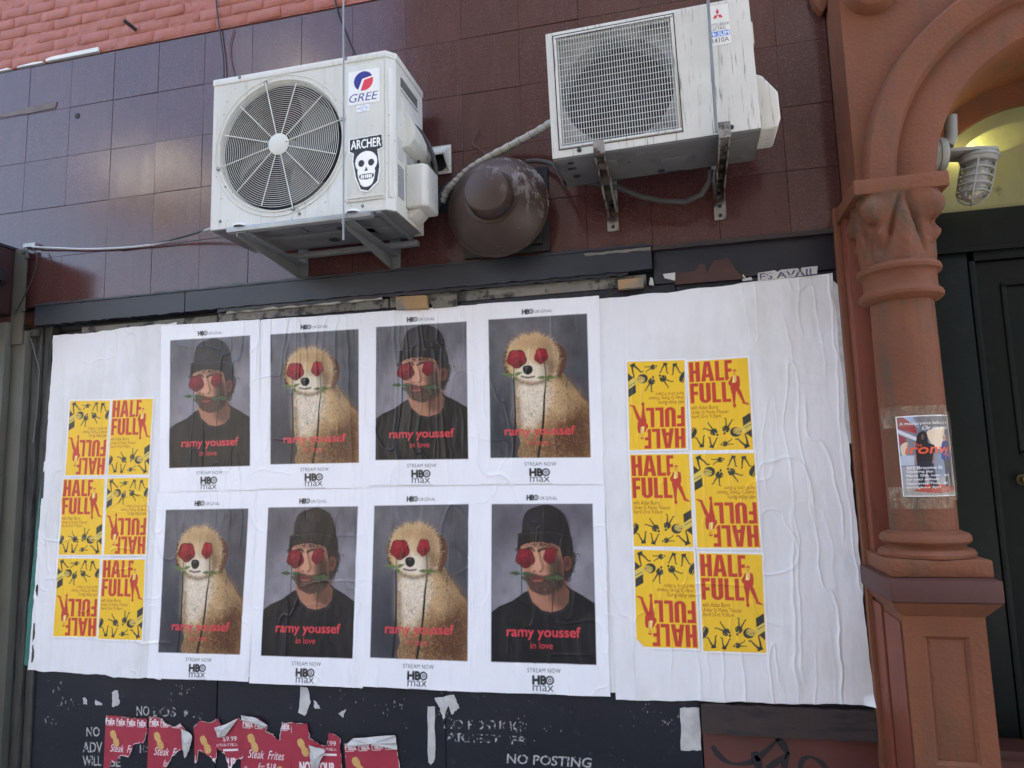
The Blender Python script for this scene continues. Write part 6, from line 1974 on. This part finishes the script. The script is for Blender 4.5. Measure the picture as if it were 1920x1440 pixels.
mb.build('fan_shroud', M_SHROUD, mc)
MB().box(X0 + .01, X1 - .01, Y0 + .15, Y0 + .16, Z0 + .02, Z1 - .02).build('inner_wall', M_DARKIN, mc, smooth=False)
mb = MB().lathe((mcx, Y0 + .10, mcz), [(.0001, .03), (.045, .028), (.052, .015), (.053, -.03)], 'Y', 24)
fo = mb.build('fan_hub', M_DARKIN, mc)
for k in range(3):
    mb = MB(); bm = mb.bm
    g = []
    for i in range(7):
        r = .05 + (.215 - .05) * i / 6
        g.append([bm.verts.new((mcx + r * math.cos(.4 + 2.094 * k + 1.0 * j / 8 + .3 * i / 6), Y0 + .085 + .055 * (1 - j / 8), mcz + r * math.sin(.4 + 2.094 * k + 1.0 * j / 8 + .3 * i / 6))) for j in range(9)])
    for i in range(6):
        for j in range(8): bm.faces.new((g[i][j], g[i][j + 1], g[i + 1][j + 1], g[i + 1][j]))
    mb.build('fan_blade', M_DARKIN, fo, origin=og)
mb = MB()
for i in range(43):
    x = gx0_ + .012 + (gx1_ - gx0_ - .024) * i / 42
    mb.tube([(x, Y0 - .004, gz0_ + .006), (x, Y0 - .004, gz1_ - .006)], .0014, 5)
for j in range(18):
    z = gz0_ + .014 + (gz1_ - gz0_ - .028) * j / 17
    mb.tube([(gx0_ + .006, Y0 + .0002, z), (gx1_ - .006, Y0 + .0002, z)], .0014, 5)
gd = mb.build('fan_guard', M_WIRE, mc); tag(gd, kind='stuff')
mb = MB()
for a in ((gx0_ - .006, gx1_ + .006, gz0_ - .006, gz0_ + .004), (gx0_ - .006, gx1_ + .006, gz1_ - .004, gz1_ + .006), (gx0_ - .006, gx0_ + .004, gz0_ + .004, gz1_ - .004), (gx1_ - .004, gx1_ + .006, gz0_ + .004, gz1_ - .004)): mb.box(a[0], a[1], Y0 - .005, Y0 + .004, a[2], a[3])
mb.build('guard_frame', M_CASING_OLD, mc, bevel=.002)
mb = MB()
for a in ((gx0_ - .012, gx1_ + .012, gz0_ - .012, gz0_ - .0085), (gx0_ - .012, gx1_ + .012, gz1_ + .0085, gz1_ + .012), (gx0_ - .012, gx0_ - .0085, gz0_ - .012, gz1_ + .012), (gx1_ + .0085, gx1_ + .012, gz0_ - .012, gz1_ + .012)): mb.box(a[0], a[1], Y0 - .0014, Y0 + .002, a[2], a[3])
mb.build('guard_gap', M_DARKIN, mc, smooth=False)
mb = MB()
for x, z in ((-.345, 2.925), (.262, 2.925)):
    mb.ring((x, Y0 - .001, z), .0085, .0018, 'Y', 16, 5); screw(mb, x, z, Y0, .004)
mb.build('screws', M_DARKIN, mc)
decal('badge', 0.206, 0.292, 3.278, 3.452, Y0 - .0012, paint_diamond_badge(), mc, step=1, root=og)
mb = MB()
cv = [(X1, Y0 + .06, 3.17), (X1, Y0 + .06, 2.925), (X1 + .07, Y0 + .06, 2.925), (X1 + .085, Y0 + .06, 2.965), (X1 + .085, Y0 + .06, 3.075), (X1 + .03, Y0 + .06, 3.155)]
mb.hexa(cv, [(x, Y0 + .25, z) for x, y, z in cv])
mb.build('valve_cover', M_CASING_OLD, mc, bevel=.012, seg=3)
MB().box(X1 - .001, X1 + .02, Y0 + .10, Y0 + .22, 3.32, 3.42).build('grip', M_CASING_OLD, mc, bevel=.006)
for k, (x, lab) in enumerate(((-0.285, 'rust streaked angle bracket at the left under the square-grille condenser'), (0.207, 'pale chipped angle bracket at the right under the square-grille condenser'))):
    b2 = thing('wall_bracket', (x, -.27, 2.73), lab, 'bracket', 'brackets of the square-grille condenser')
    MB().box(x - .002, x + .052, -.010, -.002, 2.735, 3.06).build('wall_strip', M_RUSTY, b2, bevel=.002)
    dz = 0.004 if k == 0 else 0.013
    mb = MB()
    mb.hexa([(x + .004, -.535, 2.868 + dz), (x + .009, -.535, 2.868 + dz), (x + .009, -.011, 2.800 + dz), (x + .004, -.011, 2.800 + dz)], [(x + .004, -.535, 2.890 + dz), (x + .009, -.535, 2.890 + dz), (x + .009, -.011, 2.890 + dz), (x + .004, -.011, 2.890 + dz)])
    mb.hexa([(x + .041, -.530, 2.872 + dz), (x + .046, -.530, 2.872 + dz), (x + .046, -.011, 2.820 + dz), (x + .041, -.011, 2.820 + dz)], [(x + .041, -.530, 2.890 + dz), (x + .046, -.530, 2.890 + dz), (x + .046, -.011, 2.890 + dz), (x + .041, -.011, 2.890 + dz)])
    mb.box(x + .009, x + .041, -.530, -.012, 2.884 + dz, 2.889 + dz)
    mb.build('arm', M_RUSTY, b2, smooth=False)
    mb = MB(); mb.box(x + .002, x + .048, -.546, -.536, 2.868 + dz, 2.932 + dz); mb.box(x + .010, x + .04, -.535, -.505, 2.8895 + dz, 2.8935 + dz)
    mb.build('end_stop', M_RUSTY, b2, bevel=.002)
    mb = MB()
    for z in (2.755, 2.80, 2.86): mb.lathe((x + .025, -.0115, z), [(.0001, .0005), (.009, .0005), (.009, -.001)], 'Y', 14)
    mb.build('bolt_holes', M_DARKIN, b2)
hz_ = MB().tube([tuple(v) for v in [P(1062, 343, -.20), P(1110, 342, -.19), P(1160, 352, -.18), P(1200, 368, -.16), P(1240, 377, -.15), P(1285, 379, -.15), P(1315, 365, -.15), P(1330, 340, -.18), P(1333, 318, -.2)]], .012, 12).build('drain_hose', M_HOSE)
tag(hz_, 'grey hose looping below the square-grille condenser', 'hose')

# ------------------------------------------------------------------ round exhaust hood and white vent cap
eh = thing('exhaust_hood', (-0.79, -0.1, 2.62), 'brown round exhaust fan hood with scraped paint on a black plate', 'exhaust hood')
MB().box(-1.005, -0.565, -.018, -.0022, 2.668, 3.10).build('base_plate', M_BLACKPLATE, eh, bevel=.006)
MB().box(-.965, -.60, -.05, -.018, 2.70, 3.06).build('curb', M_BLACKPLATE, eh, bevel=.004)
ec = (-0.790, -.06, 2.868)
mb = MB().lathe(ec, [(.19, .0), (.232, .055), (.243, .072), (.2445, .082), (.242, .090), (.232, .104), (.205, .140), (.165, .178), (.140, .195), (.128, .202), (.122, .206), (.110, .208)], 'Y', 64)
mb.build('bowl', M_HOOD, eh, angle=50)
MB().ring((ec[0], ec[1] - .082, ec[2]), .2445, .004, 'Y', 72, 6).build('bowl_rim', M_HOOD, eh)
mb = MB().lathe(ec, [(.108, .200), (.106, .215), (.105, .292), (.101, .300), (.094, .304), (.0001, .305)], 'Y', 48)
mb.build('motor_cap', M_HOOD, eh)
MB().lathe(ec, [(.128, .2015), (.126, .208), (.109, .209)], 'Y', 48).build('cap_flange', M_HOOD, eh)
p = Vector((ec[0] + .062, ec[1] - .255, ec[2] - .088))
mb = MB()
a0, a1 = -1.25, -.55
rows = []
for j in range(2):
    rows.append([mb.bm.verts.new((ec[0] + .1065 * math.cos(a0 + (a1 - a0) * i / 8), ec[1] - (.225 if j else .262), ec[2] + .1065 * math.sin(a0 + (a1 - a0) * i / 8))) for i in range(9)])
for i in range(8): mb.bm.faces.new((rows[0][i], rows[0][i + 1], rows[1][i + 1], rows[1][i]))
mb.build('maker_plate', weathered('maker_plate', (.035, .03, .045, 1), (.06, .055, .06, 1), 90, .35, 0), eh)
vc = thing('vent_cap', (-1.12, -.04, 3.14), 'small white vent cap on the tiles beside the exhaust hood', 'vent')
MB().box(-1.190, -1.062, -.010, -.0022, 3.130, 3.282).build('flange', M_CASING, vc, bevel=.002)
mb = MB()
mb.hexa([(-1.182, -.010, 3.272), (-1.072, -.010, 3.272), (-1.072, -.010, 3.262), (-1.182, -.010, 3.262)], [(-1.178, -.095, 3.205), (-1.088, -.095, 3.205), (-1.088, -.095, 3.196), (-1.178, -.095, 3.196)])
for x in (-1.180, -1.080):
    mb.hexa([(x, -.010, 3.262), (x, -.092, 3.200), (x, -.010, 3.145)], [(x + .006, -.010, 3.262), (x + .006, -.092, 3.200), (x + .006, -.010, 3.145)])
mb.build('hood', M_CASING, vc, smooth=False)
MB().lathe((-1.126, -.0105, 3.19), [(.0001, .001), (.044, .001), (.046, 0)], 'Y', 20).build('duct_mouth', M_DARKIN, vc)

# ------------------------------------------------------------------ pipes and cables
pp = [P(1040, 226, -.26), P(1010, 245, -.16), P(960, 272, -.075), P(915, 296, -.05), P(880, 318, -.045), P(855, 340, -.05), P(838, 358, -.06), P(828, 380, -.06)]
sp = [Vector(v) for v in zip(*[np.array(c) for c in spline([tuple(v) for v in pp], 8, False).T])] if False else None
cat3 = []
for i in range(len(pp) - 1):
    a, b, c, d = pp[max(i - 1, 0)], pp[i], pp[i + 1], pp[min(i + 2, len(pp) - 1)]
    for s in np.arange(8) / 8:
        cat3.append(0.5 * (2 * b + (c - a) * s + (2 * a - 5 * b + 4 * c - d) * s * s + (3 * b - a - 3 * c + d) * s ** 3))
cat3.append(pp[-1])
o = MB().tube(cat3, [.0185 + .0018 * math.sin(i * 1.9) for i in range(len(cat3))], 12).build('insulated_pipe', M_WRAP)
tag(o, 'pale tape-wrapped pipe running behind the exhaust hood to the square-grille condenser', 'pipe')
mb = MB()
L = 0
for i in range(4, len(cat3) - 4, 3):
    t = (cat3[i + 1] - cat3[i - 1]).normalized()
    n = t.cross(Vector((0, 1, 0))).normalized(); b = t.cross(n)
    mb.tube([cat3[i] + (n * math.cos(q) + b * math.sin(q)) * .0192 + t * .012 * math.sin(q * .5) for q in np.linspace(0, 6.28, 14)], .0016, 4)
mb.build('wrap_seams', M_HOSE, o, origin=Vector(o.location))


def cable(name, px, r, m, label, cat, n=8, group=None):
    pts = [P(*p) for p in px]
    cc = []
    for i in range(len(pts) - 1):
        a, b, c, d = pts[max(i - 1, 0)], pts[i], pts[i + 1], pts[min(i + 2, len(pts) - 1)]
        for s in np.arange(6) / 6:
            cc.append(0.5 * (2 * b + (c - a) * s + (2 * a - 5 * b + 4 * c - d) * s * s + (3 * b - a - 3 * c + d) * s ** 3))
    cc.append(pts[-1])
    o = MB().tube(cc, r, n).build(name, m)
    return tag(o, label, cat, group)


cable('cable', [(60, 463, -.03), (100, 465, -.02), (160, 467, -.016), (225, 465, -.016), (290, 458, -.02), (350, 443, -.06), (400, 427, -.15)], .0065, M_CABLEW, 'pale cable sagging from the left post to the round-fan condenser', 'cable')
cable('cable', [(225, 468, -.012), (270, 461, -.015), (320, 450, -.04), (370, 436, -.1), (402, 426, -.15)], .005, M_CABLE, 'black cable tied along the pale sagging cable', 'cable')
cable('cable', [(404, -30, -.012), (407, 20, -.012), (414, 70, -.012), (419, 110, -.012), (420, 146, -.014)], .0042, M_CABLE, 'black cable hanging down the tiles behind the round-fan condenser', 'cable')
cable('cable', [(438, 55, -.007), (431, 90, -.007), (434, 120, -.007), (441, 150, -.008)], .0026, M_REDWIRE, 'thin dull red wire on the tiles above the round-fan condenser', 'wire')
cable('cable', [(624, -30, -.01), (632, 20, -.01), (648, 62, -.01), (668, 110, -.012)], .0038, M_CABLE, 'thin black cable slanting down to the rod above the condenser', 'cable')
cable('cable', [(62, 466, -.05), (69, 480, -.05), (67, 505, -.05), (55, 535, -.05), (38, 570, -.05), (25, 590, -.06)], .004, M_CABLE, 'thin black cable hanging over the steel post', 'cable')
cable('refrigerant_line', [(775, 235, -.32), (790, 250, -.26), (805, 275, -.22), (816, 310, -.20), (816, 345, -.18), (808, 375, -.12), (800, 392, -.05)], .011, M_HOSE, 'grey insulated line curving down beside the round-fan condenser', 'pipe')
cable('refrigerant_line', [(772, 238, -.32), (780, 265, -.27), (784, 300, -.24), (794, 325, -.2), (806, 360, -.12), (812, 388, -.05)], .006, M_CABLE, 'thin black line curving down beside the round-fan condenser', 'pipe')
cable('refrigerant_line', [(845, 345, -.04), (834, 360, -.05), (826, 378, -.06), (815, 392, -.05), (806, 398, -.03)], .021, M_CABLE, 'black foam pipe end entering the wall beside the exhaust hood', 'pipe')
cable('drain_line', [(985, 303, -.06), (1010, 302, -.06), (1035, 308, -.1), (1050, 326, -.17), (1062, 345, -.20)], .012, M_HOSE, 'dark hose from behind the exhaust hood to the square-grille condenser', 'hose')
cable('loose_wire', [(898, 240, -.012), (890, 255, -.012), (887, 270, -.012), (900, 280, -.016), (915, 295, -.02)], .0022, M_REDWIRE, 'loose red wire sticking up above the exhaust hood', 'wire')
cable('loose_wire', [(882, 288, -.012), (893, 283, -.012), (905, 287, -.014), (915, 296, -.02)], .002, M_REDWIRE, 'short bent red wire left of the wrapped pipe', 'wire')
x0, z0 = at(812, 352); x1, z1 = at(842, 398)
o = MB().box(x0, x1, -.0035, .002, z1, z0).build('wall_opening', M_DARKIN, shop, smooth=False)
o = MB().box(*sorted((at(52, 462)[0], at(74, 462)[0])), -.03, -.002, at(60, 466)[1], at(60, 459)[1]).build('cable_clip', M_GALV)
tag(o, 'small steel cable clip above the flange of the post', 'clip')
